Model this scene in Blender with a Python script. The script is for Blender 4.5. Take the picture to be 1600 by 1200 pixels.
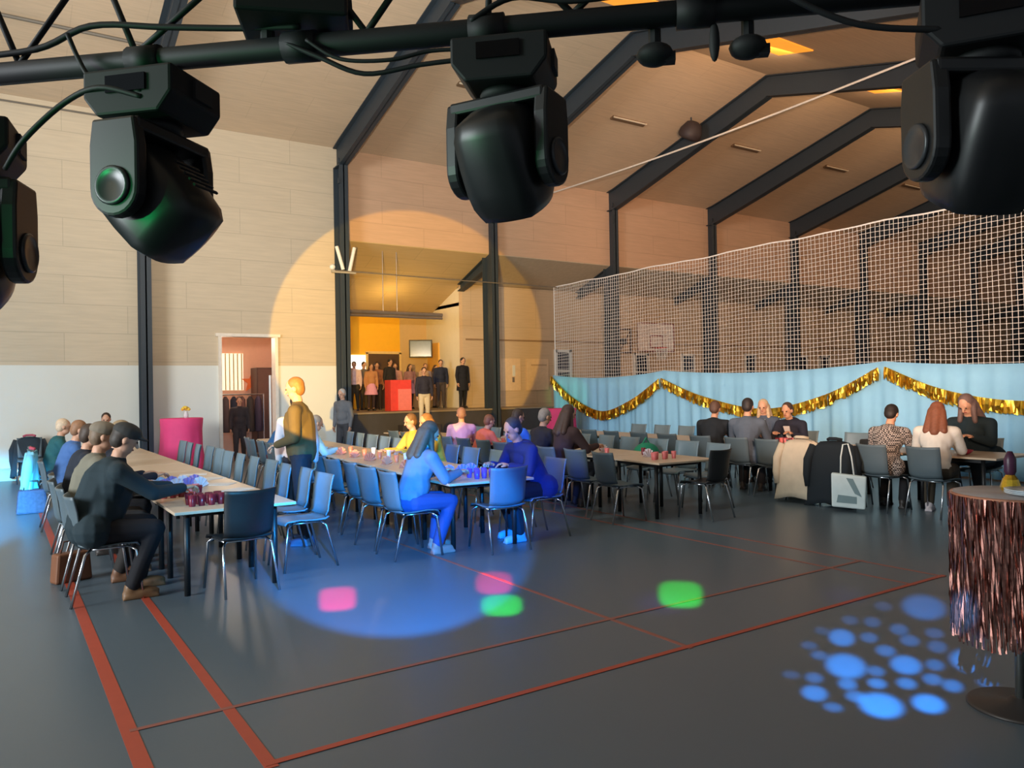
import bpy, math, random
from mathutils import Vector, Matrix, Euler
random.seed(7)
S = bpy.context.scene
for o in list(bpy.data.objects): bpy.data.objects.remove(o)
COL = S.collection
R = math.radians
# ------------------------------------------------------------------ camera
CAM_H = 1.65
cd = bpy.data.cameras.new('camera'); cam = bpy.data.objects.new('camera', cd); COL.objects.link(cam)
cd.sensor_width = 36; cd.lens = 36 * 1215.4 / 1600; cd.clip_start = .05; cd.clip_end = 300
ax = Vector((.83299, -.55300, -.01766)); ay = Vector((.0107, -.0158, .99982)); az = Vector((-.55326, -.83298, -.00725))
ax.normalize(); az = az.normalized(); ay = az.cross(ax).normalized(); az = ax.cross(ay)
cam.matrix_world = Matrix(((ax.x, ay.x, az.x, 0), (ax.y, ay.y, az.y, 0), (ax.z, ay.z, az.z, CAM_H), (0, 0, 0, 1)))
S.camera = cam
S.view_settings.view_transform = 'Standard'; S.view_settings.look = 'None'
S.view_settings.gamma = 1; S.view_settings.exposure = -0.56; S.view_settings.use_curve_mapping = False
# ------------------------------------------------------------------ daylight (the hall is open to the daylight behind the camera)
W = bpy.data.worlds.new('daylight'); S.world = W; W.use_nodes = True
W.node_tree.nodes['Background'].inputs[0].default_value = (.80, .90, 1.0, 1)
W.node_tree.nodes['Background'].inputs[1].default_value = .34

def area(name, loc, target, sx, sy, power, col):
    l = bpy.data.lights.new(name, 'AREA'); l.shape = 'RECTANGLE'; l.size = sx; l.size_y = sy; l.energy = power; l.color = col
    o = bpy.data.objects.new(name, l); COL.objects.link(o); o.location = loc
    o.rotation_euler = (Vector(target) - Vector(loc)).to_track_quat('-Z', 'Y').to_euler(); return o
area('window_daylight', (-9, 5.5, 3.6), (5, 15, 3.0), 4.5, 3.6, 2400, (.90, .96, 1.0))
area('skylight_daylight', (5, 7.5, 7.4), (6, 14, 2), 10, 2.0, 300, (1.0, .95, .85))  # ambient fill added under the roof where no skylight stands
def spot(name, loc, target, half_deg, power, col, blend=.12, radius=.02):
    l = bpy.data.lights.new(name, 'SPOT'); l.energy = power; l.color = col; l.spot_size = R(2 * half_deg); l.spot_blend = blend; l.shadow_soft_size = radius
    o = bpy.data.objects.new(name, l); COL.objects.link(o); o.location = loc
    o.rotation_euler = (Vector(target) - Vector(loc)).to_track_quat('-Z', 'Y').to_euler(); return o
def gobo(name, loc, target, shapes, power, col, half_deg, soft=.18):
    """projector with a gobo plate: shapes = floor spots (x, y, rx, ry)"""
    o = spot(name, loc, target, half_deg, power, col, .05)
    nt = o.data.use_nodes = True; nt = o.data.node_tree
    em = next(n for n in nt.nodes if n.type == 'EMISSION')
    tc = nt.nodes.new('ShaderNodeTexCoord'); sep = nt.nodes.new('ShaderNodeSeparateXYZ'); nt.links.new(tc.outputs['Normal'], sep.inputs[0])
    def mth(op, a, b=None, clamp=False):
        n = nt.nodes.new('ShaderNodeMath'); n.operation = op; n.use_clamp = clamp
        for i, v in enumerate((a, b)):
            if v is None: continue
            if isinstance(v, (int, float)): n.inputs[i].default_value = v
            else: nt.links.new(v, n.inputs[i])
        return n.outputs[0]
    az_ = mth('ABSOLUTE', sep.outputs[2])
    u = mth('DIVIDE', sep.outputs[0], az_); v = mth('DIVIDE', sep.outputs[1], az_)
    bpy.context.view_layer.update()
    inv = o.rotation_euler.to_matrix().inverted()
    def uv(x, y):
        d = inv @ (Vector((x, y, 0)) - Vector(loc)); return d.x / -d.z, d.y / -d.z
    tot = None
    for (x, y, rx, ry, *rest) in shapes:
        k = rest[0] if rest else 1; p = rest[1] if len(rest) > 1 else 2
        cu, cv = uv(x, y)
        # semi-axes measured on the floor along / across the view of the spot
        dirf = Vector((x, y, 0)).normalized(); side = Vector((dirf.y, -dirf.x, 0))
        a = uv(x + side.x * rx, y + side.y * rx); b = uv(x + dirf.x * ry, y + dirf.y * ry)
        ma, mb, mc, md = a[0] - cu, b[0] - cu, a[1] - cv, b[1] - cv
        det = ma * md - mb * mc
        ia, ib, ic, id_ = md / det, -mb / det, -mc / det, ma / det
        du = mth('SUBTRACT', u, cu); dv = mth('SUBTRACT', v, cv)
        s = mth('ABSOLUTE', mth('ADD', mth('MULTIPLY', du, ia), mth('MULTIPLY', dv, ib)))
        t = mth('ABSOLUTE', mth('ADD', mth('MULTIPLY', du, ic), mth('MULTIPLY', dv, id_)))
        rr = mth('POWER', mth('ADD', mth('POWER', s, p), mth('POWER', t, p)), 1 / p)
        mr = nt.nodes.new('ShaderNodeMapRange'); mr.interpolation_type = 'SMOOTHSTEP'
        nt.links.new(rr, mr.inputs[0]); mr.inputs[1].default_value = 1 + soft; mr.inputs[2].default_value = 1 - soft; mr.inputs[3].default_value = 0; mr.inputs[4].default_value = k
        tot = mr.outputs[0] if tot is None else mth('ADD', tot, mr.outputs[0])
    nt.links.new(tot, em.inputs['Strength'])
    return o
def point(name, loc, power, col, r=.15):
    l = bpy.data.lights.new(name, 'POINT'); l.energy = power; l.color = col; l.shadow_soft_size = r
    o = bpy.data.objects.new(name, l); COL.objects.link(o); o.location = loc; return o
# moving-head beams from the truss, and added fills that leave no fixture
spot('green_curtain_beam', (1.80, 1.15, 2.0), (13.7, 17.7, 1.5), 1.9, 5000, (.0, 1.0, .15), .8)
for X_ in (13.8, 18.1, 22.6, 27.0, 31.4): area('skylight_sun', (X_, 10.6, 8.55), (X_ + 1.2, 18.6, 7.2), 1.4, .8, 62, (1.0, .66, .40))  # warm fill added below the near slope to brighten the right bays
spot('warm_wall_wash', (2.3, .9, 2.75), (26, 18.6, 6.6), 24, 10500, (1.0, .60, .38), .7, .1)  # added fill for the right bay walls, not a truss fixture
spot('ceiling_wash', (.6, 2.3, 2.8), (6.5, 16, 8.4), 32, 5600, (1.0, .90, .78), .8, .1)  # added fill to lift the roof, not a truss fixture
spot('yellow_beam', (.10, 2.62, 1.86), (8.95, 18.6, 3.0), 10.6, 13000, (1.0, .56, .03), .06)
spot('blue_beam', (1.02, 1.85, 1.93), (3.2, 6.9, .15), 14.0, 7000, (.0, .28, 1.0), .25)
spot('blue_seat_beam', (1.9, 1.25, 1.95), (4.9, 7.1, .75), 7.0, 3600, (.0, .13, 1.0), .35)
spot('cyan_beam', (-.95, 3.35, 2.2), (-.35, 13.2, .0), 7.0, 75000, (.04, .50, 1.0), .9)
spot('cyan_wash', (.62, 2.0, 2.05), (3.4, 10.2, .2), 17, 2600, (.08, .50, 1.0), .9)
spot('green_glow', (-.75, 1.75, 2.05), (.6, 1.9, 2.2), 34, 30, (.02, 1.0, .25), .6)
DOTS = [(5.655, 3.109, 0.135, 0.357, 1), (4.566, 3.055, 0.074, 0.181, 1), (4.12, 2.733, 0.103, 0.215, 1), (4.415, 2.54, 0.077, 0.165, 1), (4.78, 2.347, 0.106, 0.224, 1), (3.757, 2.299, 0.097, 0.167, 1), (3.972, 2.169, 0.072, 0.128, 1), (3.627, 2.594, 0.061, 0.109, 0.6), (5.454, 3.301, 0.057, 0.129, 0.3), (4.951, 3.244, 0.05, 0.113, 0.3), (5.03, 3.127, 0.049, 0.124, 0.4), (4.591, 3.217, 0.043, 0.091, 0.2), (4.706, 2.951, 0.049, 0.109, 0.5), (5.02, 2.929, 0.052, 0.13, 0.5), (4.268, 3.084, 0.046, 0.08, 0.25), (4.857, 2.765, 0.053, 0.12, 0.5), (4.553, 2.746, 0.052, 0.109, 0.6), (5.126, 2.751, 0.051, 0.116, 0.4), (4.877, 2.602, 0.051, 0.126, 0.4), (4.162, 2.937, 0.047, 0.084, 0.35), (4.548, 2.442, 0.045, 0.101, 0.5), (4.186, 2.586, 0.043, 0.085, 0.5), (3.817, 2.73, 0.044, 0.08, 0.35), (3.881, 2.566, 0.045, 0.085, 0.6), (4.019, 2.478, 0.044, 0.078, 0.7), (4.147, 2.384, 0.046, 0.087, 0.65), (4.318, 2.334, 0.046, 0.091, 0.55), (4.31, 2.221, 0.046, 0.096, 0.6), (4.514, 2.137, 0.048, 0.091, 0.4), (3.762, 2.441, 0.047, 0.079, 0.5), (3.544, 2.428, 0.044, 0.06, 0.3), (3.753, 2.834, 0.045, 0.064, 0.15)]
gobo('blue_dots_gobo', (1.80, 1.10, 1.99), (4.5, 2.65, 0), DOTS, 7500, (.03, .33, 1.0), 24, .3)
gobo('pink_gobo', (.55, 2.35, 2.03), (2.26, 5.98, 0), [(2.26, 5.98, .139, .377, 1, 4)], 24000, (1.0, .0, .07), 7, .22)
gobo('red_gobo', (1.05, 1.75, 1.95), (3.53, 5.65, 0), [(3.53, 5.65, .15, .40, 1, 3)], 20000, (1.0, .0, .05), 7, .22)
gobo('green_gobo', (1.05, 1.75, 1.95), (3.21, 5.03, 0), [(3.21, 5.03, .15, .30, 1, 3)], 13000, (.0, 1.0, .05), 7, .22)
gobo('bright_green_gobo', (1.75, 1.20, 1.99), (4.51, 4.43, 0), [(4.51, 4.43, .164, .42, 1, 3.2)], 13000, (.0, 1.0, .05), 20, .2)
gobo('violet_gobo', (1.75, 1.20, 1.99), (4.6, 4.2, 0), [(4.22, 4.34, .17, .26, 1), (5.5, 3.65, .13, .25, .7)], 700, (.2, .08, 1.0), 22, .8)

# ------------------------------------------------------------------ materials
def lin(c):
    return tuple(((v / 255) / 12.92 if v <= 10 else ((v / 255 + .055) / 1.055) ** 2.4) for v in c) + (1,)
MATS = {}
def M(name, rgb, rough=.6, metal=0, var=.12, scale=9, emit=None, estr=0, bump=0, spec=.5):
    if name in MATS: return MATS[name]
    m = bpy.data.materials.new(name); m.use_nodes = True; nt = m.node_tree; b = nt.nodes['Principled BSDF']
    b.inputs['Roughness'].default_value = rough; b.inputs['Metallic'].default_value = metal
    b.inputs['Specular IOR Level'].default_value = spec
    tc = nt.nodes.new('ShaderNodeTexCoord'); nz = nt.nodes.new('ShaderNodeTexNoise'); nz.inputs['Scale'].default_value = scale; nz.inputs['Detail'].default_value = 2
    nt.links.new(tc.outputs['Object'], nz.inputs['Vector'])
    mx = nt.nodes.new('ShaderNodeMix'); mx.data_type = 'RGBA'
    c = lin(rgb); mx.inputs[6].default_value = tuple(v * (1 - var) for v in c[:3]) + (1,); mx.inputs[7].default_value = tuple(min(1, v * (1 + var)) for v in c[:3]) + (1,)
    nt.links.new(nz.outputs['Fac'], mx.inputs[0]); nt.links.new(mx.outputs[2], b.inputs['Base Color'])
    if emit: b.inputs['Emission Color'].default_value = lin(emit); b.inputs['Emission Strength'].default_value = estr
    if bump:
        bp = nt.nodes.new('ShaderNodeBump'); bp.inputs['Strength'].default_value = bump; nt.links.new(nz.outputs['Fac'], bp.inputs['Height']); nt.links.new(bp.outputs['Normal'], b.inputs['Normal'])
    MATS[name] = m; return m
def M_panel(name, rgb, bw, bh, seam=.82, rot=(0, 0, 0), plane='XZ', grain=1):
    """large wood panels with thin seams"""
    m = bpy.data.materials.new(name); m.use_nodes = True; nt = m.node_tree; b = nt.nodes['Principled BSDF']; b.inputs['Roughness'].default_value = .8
    tc = nt.nodes.new('ShaderNodeTexCoord'); sp = nt.nodes.new('ShaderNodeSeparateXYZ'); nt.links.new(tc.outputs['Object'], sp.inputs[0])
    cb = nt.nodes.new('ShaderNodeCombineXYZ'); nt.links.new(sp.outputs[0], cb.inputs[0]); nt.links.new(sp.outputs[2 if plane == 'XZ' else 1], cb.inputs[1])
    br = nt.nodes.new('ShaderNodeTexBrick'); nt.links.new(cb.outputs[0], br.inputs['Vector'])
    c = lin(rgb)
    br.inputs['Color1'].default_value = c; br.inputs['Color2'].default_value = tuple(v * .965 for v in c[:3]) + (1,); br.inputs['Mortar'].default_value = tuple(v * seam for v in c[:3]) + (1,)
    br.inputs['Scale'].default_value = 1; br.inputs['Mortar Size'].default_value = .009; br.inputs['Brick Width'].default_value = bw; br.inputs['Row Height'].default_value = bh; br.offset = .5
    nz = nt.nodes.new('ShaderNodeTexNoise'); nz.inputs['Scale'].default_value = 3; nz.inputs['Detail'].default_value = 4
    mp = nt.nodes.new('ShaderNodeMapping'); mp.inputs['Scale'].default_value = (.6, 8, 8); nt.links.new(tc.outputs['Object'], mp.inputs[0]); nt.links.new(mp.outputs[0], nz.inputs['Vector'])
    mr = nt.nodes.new('ShaderNodeMapRange'); mr.inputs[3].default_value = 1 - .14 * grain; mr.inputs[4].default_value = 1 + .10 * grain; nt.links.new(nz.outputs['Fac'], mr.inputs[0])
    ml = nt.nodes.new('ShaderNodeVectorMath'); ml.operation = 'SCALE'; nt.links.new(br.outputs['Color'], ml.inputs[0]); nt.links.new(mr.outputs[0], ml.inputs['Scale'])
    nt.links.new(ml.outputs[0], b.inputs['Base Color'])
    return m
steel = M('steel_dark_grey', (46, 56, 64), .5, 0, .06)
black = M('black_paint', (24, 25, 27), .45, 0, .1)
blackmat = M('black_matte', (17, 18, 20), .7, 0, .1)
rig = M('rig_black', (21, 22, 24), .6, .0, .15, spec=.3)
chrome = M('chrome', (205, 208, 212), .22, 1, .02)
white = M('white_paint', (222, 224, 220), .55, 0, .03)
# ------------------------------------------------------------------ mesh helpers
class MB:
    def __init__(s): s.v = []; s.f = []; s.mi = []
    def add(s, vs, fs, mi=0):
        n = len(s.v); s.v += [tuple(v) for v in vs]; s.f += [tuple(i + n for i in f) for f in fs]; s.mi += [mi] * len(fs); return s
    def box(s, c, d, rot=None, mi=0):
        c = Vector(c); vs = []
        for x in (-.5, .5):
            for y in (-.5, .5):
                for z in (-.5, .5):
                    v = Vector((x * d[0], y * d[1], z * d[2]))
                    if rot is not None: v = rot @ v
                    vs.append(c + v)
        return s.add(vs, [(0, 1, 3, 2), (4, 6, 7, 5), (0, 4, 5, 1), (2, 3, 7, 6), (0, 2, 6, 4), (1, 5, 7, 3)], mi)
    def prism(s, pts, a, b, mi=0):
        """polygon pts (list of 3-vectors) extruded by vector b-a"""
        n = len(pts); d = Vector(b) - Vector(a); p = [Vector(q) for q in pts]
        return s.add(p + [q + d for q in p], [tuple(range(n))[::-1], tuple(range(n, 2 * n))] + [(i, (i + 1) % n, n + (i + 1) % n, n + i) for i in range(n)], mi)
    def tube(s, pts, r, n=8, mi=0, caps=True):
        pts = [Vector(p) for p in pts]; k = len(pts); rs = r if isinstance(r, (list, tuple)) else [r] * k
        vs = []; fs = []; prev = None
        for i, p in enumerate(pts):
            t = (pts[min(i + 1, k - 1)] - pts[max(i - 1, 0)]).normalized()
            if prev is None:
                a = Vector((0, 0, 1)) if abs(t.z) < .9 else Vector((1, 0, 0)); u = t.cross(a).normalized()
            else: u = (prev - t * prev.dot(t)).normalized()
            prev = u; w = t.cross(u)
            for j in range(n):
                q = 2 * math.pi * j / n; vs.append(p + (u * math.cos(q) + w * math.sin(q)) * rs[i])
        for i in range(k - 1):
            for j in range(n): fs.append((i * n + j, i * n + (j + 1) % n, (i + 1) * n + (j + 1) % n, (i + 1) * n + j))
        if caps: fs.append(tuple(range(n))[::-1]); fs.append(tuple(range((k - 1) * n, k * n)))
        return s.add(vs, fs, mi)
    def ell(s, c, d, rot=None, nu=12, nv=8, mi=0):
        vs = []; fs = []; c = Vector(c)
        for i in range(nv + 1):
            a = math.pi * i / nv
            for j in range(nu):
                q = 2 * math.pi * j / nu; v = Vector((d[0] * math.sin(a) * math.cos(q), d[1] * math.sin(a) * math.sin(q), d[2] * math.cos(a)))
                if rot is not None: v = rot @ v
                vs.append(c + v)
        for i in range(nv):
            for j in range(nu): fs.append((i * nu + j, (i + 1) * nu + j, (i + 1) * nu + (j + 1) % nu, i * nu + (j + 1) % nu))
        return s.add(vs, fs, mi)
    def cap(s, a, b, ra, rb, n=10, mi=0):
        s.tube([a, b], [ra, rb], n, mi); s.ell(a, (ra,) * 3, None, n, 6, mi); s.ell(b, (rb,) * 3, None, n, 6, mi); return s
    def lathe(s, prof, n=20, c=(0, 0, 0), rot=None, mi=0):
        vs = []; fs = []; k = len(prof); c = Vector(c)
        for r, z in prof:
            for j in range(n):
                q = 2 * math.pi * j / n; v = Vector((r * math.cos(q), r * math.sin(q), z))
                if rot is not None: v = rot @ v
                vs.append(c + v)
        for i in range(k - 1):
            for j in range(n): fs.append((i * n + j, i * n + (j + 1) % n, (i + 1) * n + (j + 1) % n, (i + 1) * n + j))
        fs.append(tuple(range(n))[::-1]); fs.append(tuple(range((k - 1) * n, k * n)))
        return s.add(vs, fs, mi)
    def build(s, name, mat, parent=None, smooth=False, loc=None, rotz=0, bevel=0):
        me = bpy.data.meshes.new(name); me.from_pydata(s.v, [], s.f); me.update()
        for m in (mat if isinstance(mat, (list, tuple)) else [mat]): me.materials.append(m)
        if any(s.mi): me.polygons.foreach_set('material_index', s.mi)
        if smooth: me.polygons.foreach_set('use_smooth', [True] * len(me.polygons))
        o = bpy.data.objects.new(name, me); COL.objects.link(o)
        if parent is not None: o.parent = parent
        if loc is not None: o.location = loc
        if rotz: o.rotation_euler = (0, 0, rotz)
        if bevel:
            b = o.modifiers.new('bevel', 'BEVEL'); b.width = bevel; b.segments = 2; b.limit_method = 'ANGLE'
        return o
def tag(o, label, cat, group=None, kind=None):
    o['label'] = label; o['category'] = cat
    if group: o['group'] = group
    if kind: o['kind'] = kind
    return o
def thing(name, label, cat, loc=(0, 0, 0), rotz=0, group=None):
    o = bpy.data.objects.new(name, None); COL.objects.link(o); o.location = loc; o.rotation_euler = (0, 0, rotz); o.empty_display_size = .1
    return tag(o, label, cat, group)
def struct(o, label=None):
    o['kind'] = 'structure'
    if label: o['label'] = label
    return o
def dup(root, loc, rotz, label, group=None):
    r = root.copy(); COL.objects.link(r); r.location = loc; r.rotation_euler = (0, 0, rotz); r['label'] = label
    if group: r['group'] = group
    for ch in root.children:
        c = ch.copy(); COL.objects.link(c); c.parent = r
        for g in ch.children:
            d = g.copy(); COL.objects.link(d); d.parent = c
    return r

# ------------------------------------------------------------------ the hall
YW = 18.6; XF = [2.70 + 4.48 * k for k in range(12)]; EAVE = 7.78; SL = .262; YR = 12.5; RIDGE = EAVE + SL * (YW - YR); XE = 54
def zc(y): return EAVE + SL * (YW - y) if y > YR else RIDGE - SL * (YR - y)
def B(name, c, d, mat, label=None): return struct(MB().box(c, d).build(name, mat), label)
# floor
def M_floor():
    m = bpy.data.materials.new('sports_floor'); m.use_nodes = True; nt = m.node_tree; b = nt.nodes['Principled BSDF']
    tc = nt.nodes.new('ShaderNodeTexCoord'); nz = nt.nodes.new('ShaderNodeTexNoise'); nz.inputs['Scale'].default_value = .5; nz.inputs['Detail'].default_value = 5; nt.links.new(tc.outputs['Object'], nz.inputs['Vector'])
    mx = nt.nodes.new('ShaderNodeMix'); mx.data_type = 'RGBA'; mx.inputs[6].default_value = lin((82, 97, 108)); mx.inputs[7].default_value = lin((90, 105, 115)); nt.links.new(nz.outputs['Fac'], mx.inputs[0])
    nt.links.new(mx.outputs[2], b.inputs['Base Color']); b.inputs['Roughness'].default_value = .34; b.inputs['Specular IOR Level'].default_value = .45
    return m
B('floor', (20, 8, -.1), (80, 28, .2), M_floor())
red = M('red_line_tape', (172, 74, 54), .5, 0, .08); redp = M('pale_red_line_tape', (146, 90, 80), .5, 0, .08)
n = 0
for (x0, y0, x1, y1, w, mt) in [(.53, 3.0, .53, 17, .075, red), (1.0, 3.5, 1.0, 17, .06, red), (3.635, 3.5, 3.635, 8.3, .035, redp), (6.22, 3.5, 6.22, 17, .035, redp), (6.68, 3.5, 6.68, 17, .035, redp),
                                (.55, 4.26, 6.7, 4.26, .035, redp), (1.0, 3.515, 6.7, 3.515, .042, red)]:
    n += 1
    B('trim_%d' % n, ((x0 + x1) / 2, (y0 + y1) / 2, .001 + .0003 * n), (abs(x1 - x0) + w, abs(y1 - y0) + w, .002), mt, 'red court marking line on the grey floor')
# long wall : full-height part on the left with a doorway
wood = M_panel('beige_wood_panels', (210, 192, 164), 2.4, .6)
woodr = M_panel('beige_wood_panels_upper', (210, 172, 140), 2.4, .6)
DX0, DX1, DZ = 4.27, 5.62, 3.0; WZ = 2.32; T = .2
wl = MB()
wl.box(((-8 + DX0) / 2, YW + T / 2, (WZ + EAVE) / 2), (DX0 + 8, T, EAVE - WZ)); wl.box(((DX0 + DX1) / 2, YW + T / 2, (DZ + EAVE) / 2), (DX1 - DX0, T, EAVE - DZ)); wl.box(((DX1 + 7.2) / 2, YW + T / 2, (WZ + EAVE) / 2), (7.2 - DX1, T, EAVE - WZ))
struct(wl.build('wall_back', wood), 'beige wood panelled upper wall')
ws = MB(); ws.box(((-8 + DX0) / 2, YW + T / 2, WZ / 2), (DX0 + 8, T, WZ)); ws.box(((DX1 + 7.2) / 2, YW + T / 2, WZ / 2), (7.2 - DX1, T, WZ))
struct(ws.build('wall_lower', M('white_wall', (226, 226, 216), .6, 0, .03, 2)), 'off-white lower wall under the panels')
bb = MB(); bb.box(((-8 + DX0) / 2, YW - .012, .24), (DX0 + 8, .025, .03)); bb.box(((DX1 + 7.0) / 2, YW - .012, .24), (7.0 - DX1, .025, .03))
bb.box(((-8 + DX0) / 2, YW - .005, .11), (DX0 + 8, .012, .22)); bb.box(((DX1 + 7.0) / 2, YW - .005, .11), (7.0 - DX1, .012, .22))
struct(bb.build('baseboard_back', M('baseboard_beige', (196, 176, 150), .6)))
# upper wall above the side bays
struct(MB().box(((7.2 + XE) / 2, YW + T / 2, (5.50 + EAVE) / 2), (XE - 7.2, T, EAVE - 5.50)).build('wall_upper', woodr), 'wood panelled wall band above the open side bays')
# door frame
df = MB()
for x in (DX0 + .03, DX1 - .03): df.box((x, YW - .03 + .11, DZ / 2), (.07, .30, DZ))
df.box(((DX0 + DX1) / 2, YW + .08, DZ + .03), (DX1 - DX0 + .13, .30, .07))
struct(df.build('door_1', M('white_frame', (238, 226, 208), .5)), 'white frame of the open doorway')
# ceiling : two slopes
cl = MB(); tck = .15
for (ya, yb) in ((YW + .2, YR), (YR, -4)):
    za, zb = (zc(YW) - SL * .2 if ya > YW else zc(ya)), zc(yb)
    cl.add([(-8, ya, za), (XE, ya, za), (XE, yb, zb), (-8, yb, zb), (-8, ya, za + tck), (XE, ya, za + tck), (XE, yb, zb + tck), (-8, yb, zb + tck)], [(0, 1, 2, 3), (7, 6, 5, 4), (0, 4, 5, 1), (1, 5, 6, 2), (2, 6, 7, 3), (3, 7, 4, 0)])
struct(cl.build('ceiling', M_panel('ceiling_panels', (218, 192, 160), 2.4, .6, .9, plane='XY', grain=1.2)), 'beige panelled pitched ceiling')
struct(MB().box((XE, 8, 4.5), (.2, 26, 9.2)).build('wall_right', woodr))
# side annex (low lean-to behind the columns) and the stage room
AZ0, AZ1, YA = 5.47, 4.86, 20.25
an = MB(); an.add([(11.7, YW + .01, AZ0 + .01), (XE, YW + .01, AZ0 + .01), (XE, YA + .3, AZ1 - .13), (11.7, YA + .3, AZ1 - .13), (11.7, YW, AZ0 + .1), (XE, YW, AZ0 + .1), (XE, YA + .3, AZ1 - .03), (11.7, YA + .3, AZ1 - .03)], [(0, 1, 2, 3), (7, 6, 5, 4), (0, 4, 5, 1), (1, 5, 6, 2), (2, 6, 7, 3), (3, 7, 4, 0)])
struct(an.build('ceiling_annex', M('annex_ceiling', (196, 178, 150), .8)))
B('wall_annex', ((11.7 + XE) / 2, YA + .1, 2.6), (XE - 11.7, .2, 5.2), M_panel('annex_wall_panels', (206, 180, 148), 2.4, 1.2), 'panelled back wall of the side bays')
B('trim_20', ((11.8 + XE) / 2, YA - .015, 3.19), (XE - 11.8, .03, .05), M('wall_rail', (150, 122, 92), .6), 'thin rail along the back wall of the side bays')
SB = 22.6; SF = 1.13
st = MB(); sl2 = (AZ0 - AZ1) / (YA - YW); zb = AZ0 - sl2 * (SB + .2 - YW)
st.add([(7.2, YW + .01, AZ0 + .01), (11.7, YW + .01, AZ0 + .01), (11.7, SB + .2, zb), (7.2, SB + .2, zb), (7.2, YW, AZ0 + .1), (11.7, YW, AZ0 + .1), (11.7, SB + .2, zb + .1), (7.2, SB + .2, zb + .1)], [(0, 1, 2, 3), (7, 6, 5, 4), (0, 4, 5, 1), (1, 5, 6, 2), (2, 6, 7, 3), (3, 7, 4, 0)])
struct(st.build('ceiling_stage', M_panel('stage_ceiling', (205, 178, 130), 2.4, .6, plane='XY')))
# the stage room widens behind the annex wall
st2 = MB(); st2.box((13.2, (YA + SB) / 2 + .2, zb + .35), (3.0, SB - YA + .3, .1)); struct(st2.build('ceiling_stage_side', MATS['annex_ceiling']))
B('wall_stage_back', ((7.2 + 10.75) / 2, SB + .1, 3.2), (3.55, .2, 4.4), M('yellow_wall', (244, 186, 40), .7, 0, .04), 'yellow painted back wall of the stage room')  # yellow light on this brighter part of the wall put into its colour
B('wall_stage_beige', ((10.75 + 11.85) / 2, SB + .1, 3.2), (1.1, .2, 4.4), M('stage_beige', (205, 175, 130), .7, 0, .04), 'beige back wall of the stage room')
B('wall_stage_right', (11.78, (YA + .2 + SB) / 2, 3.2), (.16, SB - YA - .2, 4.4), M('stage_cream', (226, 216, 190), .7, 0, .04), 'cream side wall of the stage room')
B('wall_stage_left', (7.1, (YW + .2 + SB) / 2, 3.2), (.2, SB - YW - .2, 5.2), MATS['stage_cream'])
sg = MB(); sg.box((10.5, (YW + SB) / 2, SF / 2 - .02), (6.6, SB - YW, SF - .04)); stage = struct(sg.build('trim_21', M('stage_front', (70, 66, 66), .6)), 'dark stage platform front'); 
B('trim_22', (10.5, (YW + SB) / 2 - .01, SF - .02), (6.6, SB - YW + .06, .04), M('stage_top', (150, 132, 108), .5), 'stage floor with pale front edge')
# room behind the doorway
orange = M('orange_wall', (236, 182, 150), .7, 0, .05)
B('wall_side_room_back', (5.2, 23.1, 1.7), (4.4, .2, 3.6), orange, 'orange back wall of the side room')
B('wall_side_room_left', (3.2, 20.95, 1.7), (.2, 4.3, 3.6), orange)
B('wall_side_room_right', (7.0, 20.95, 1.7), (.02, 4.3, 3.6), orange)
B('ceiling_side_room', (5.1, 20.95, 3.45), (4.0, 4.3, .1), white)
point('side_room_lamp', (4.9, 20.6, 3.0), 110, (1.0, .78, .60))
point('stage_room_lamp', (9.6, 20.6, 3.9), 55, (1.0, .66, .22))
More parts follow.
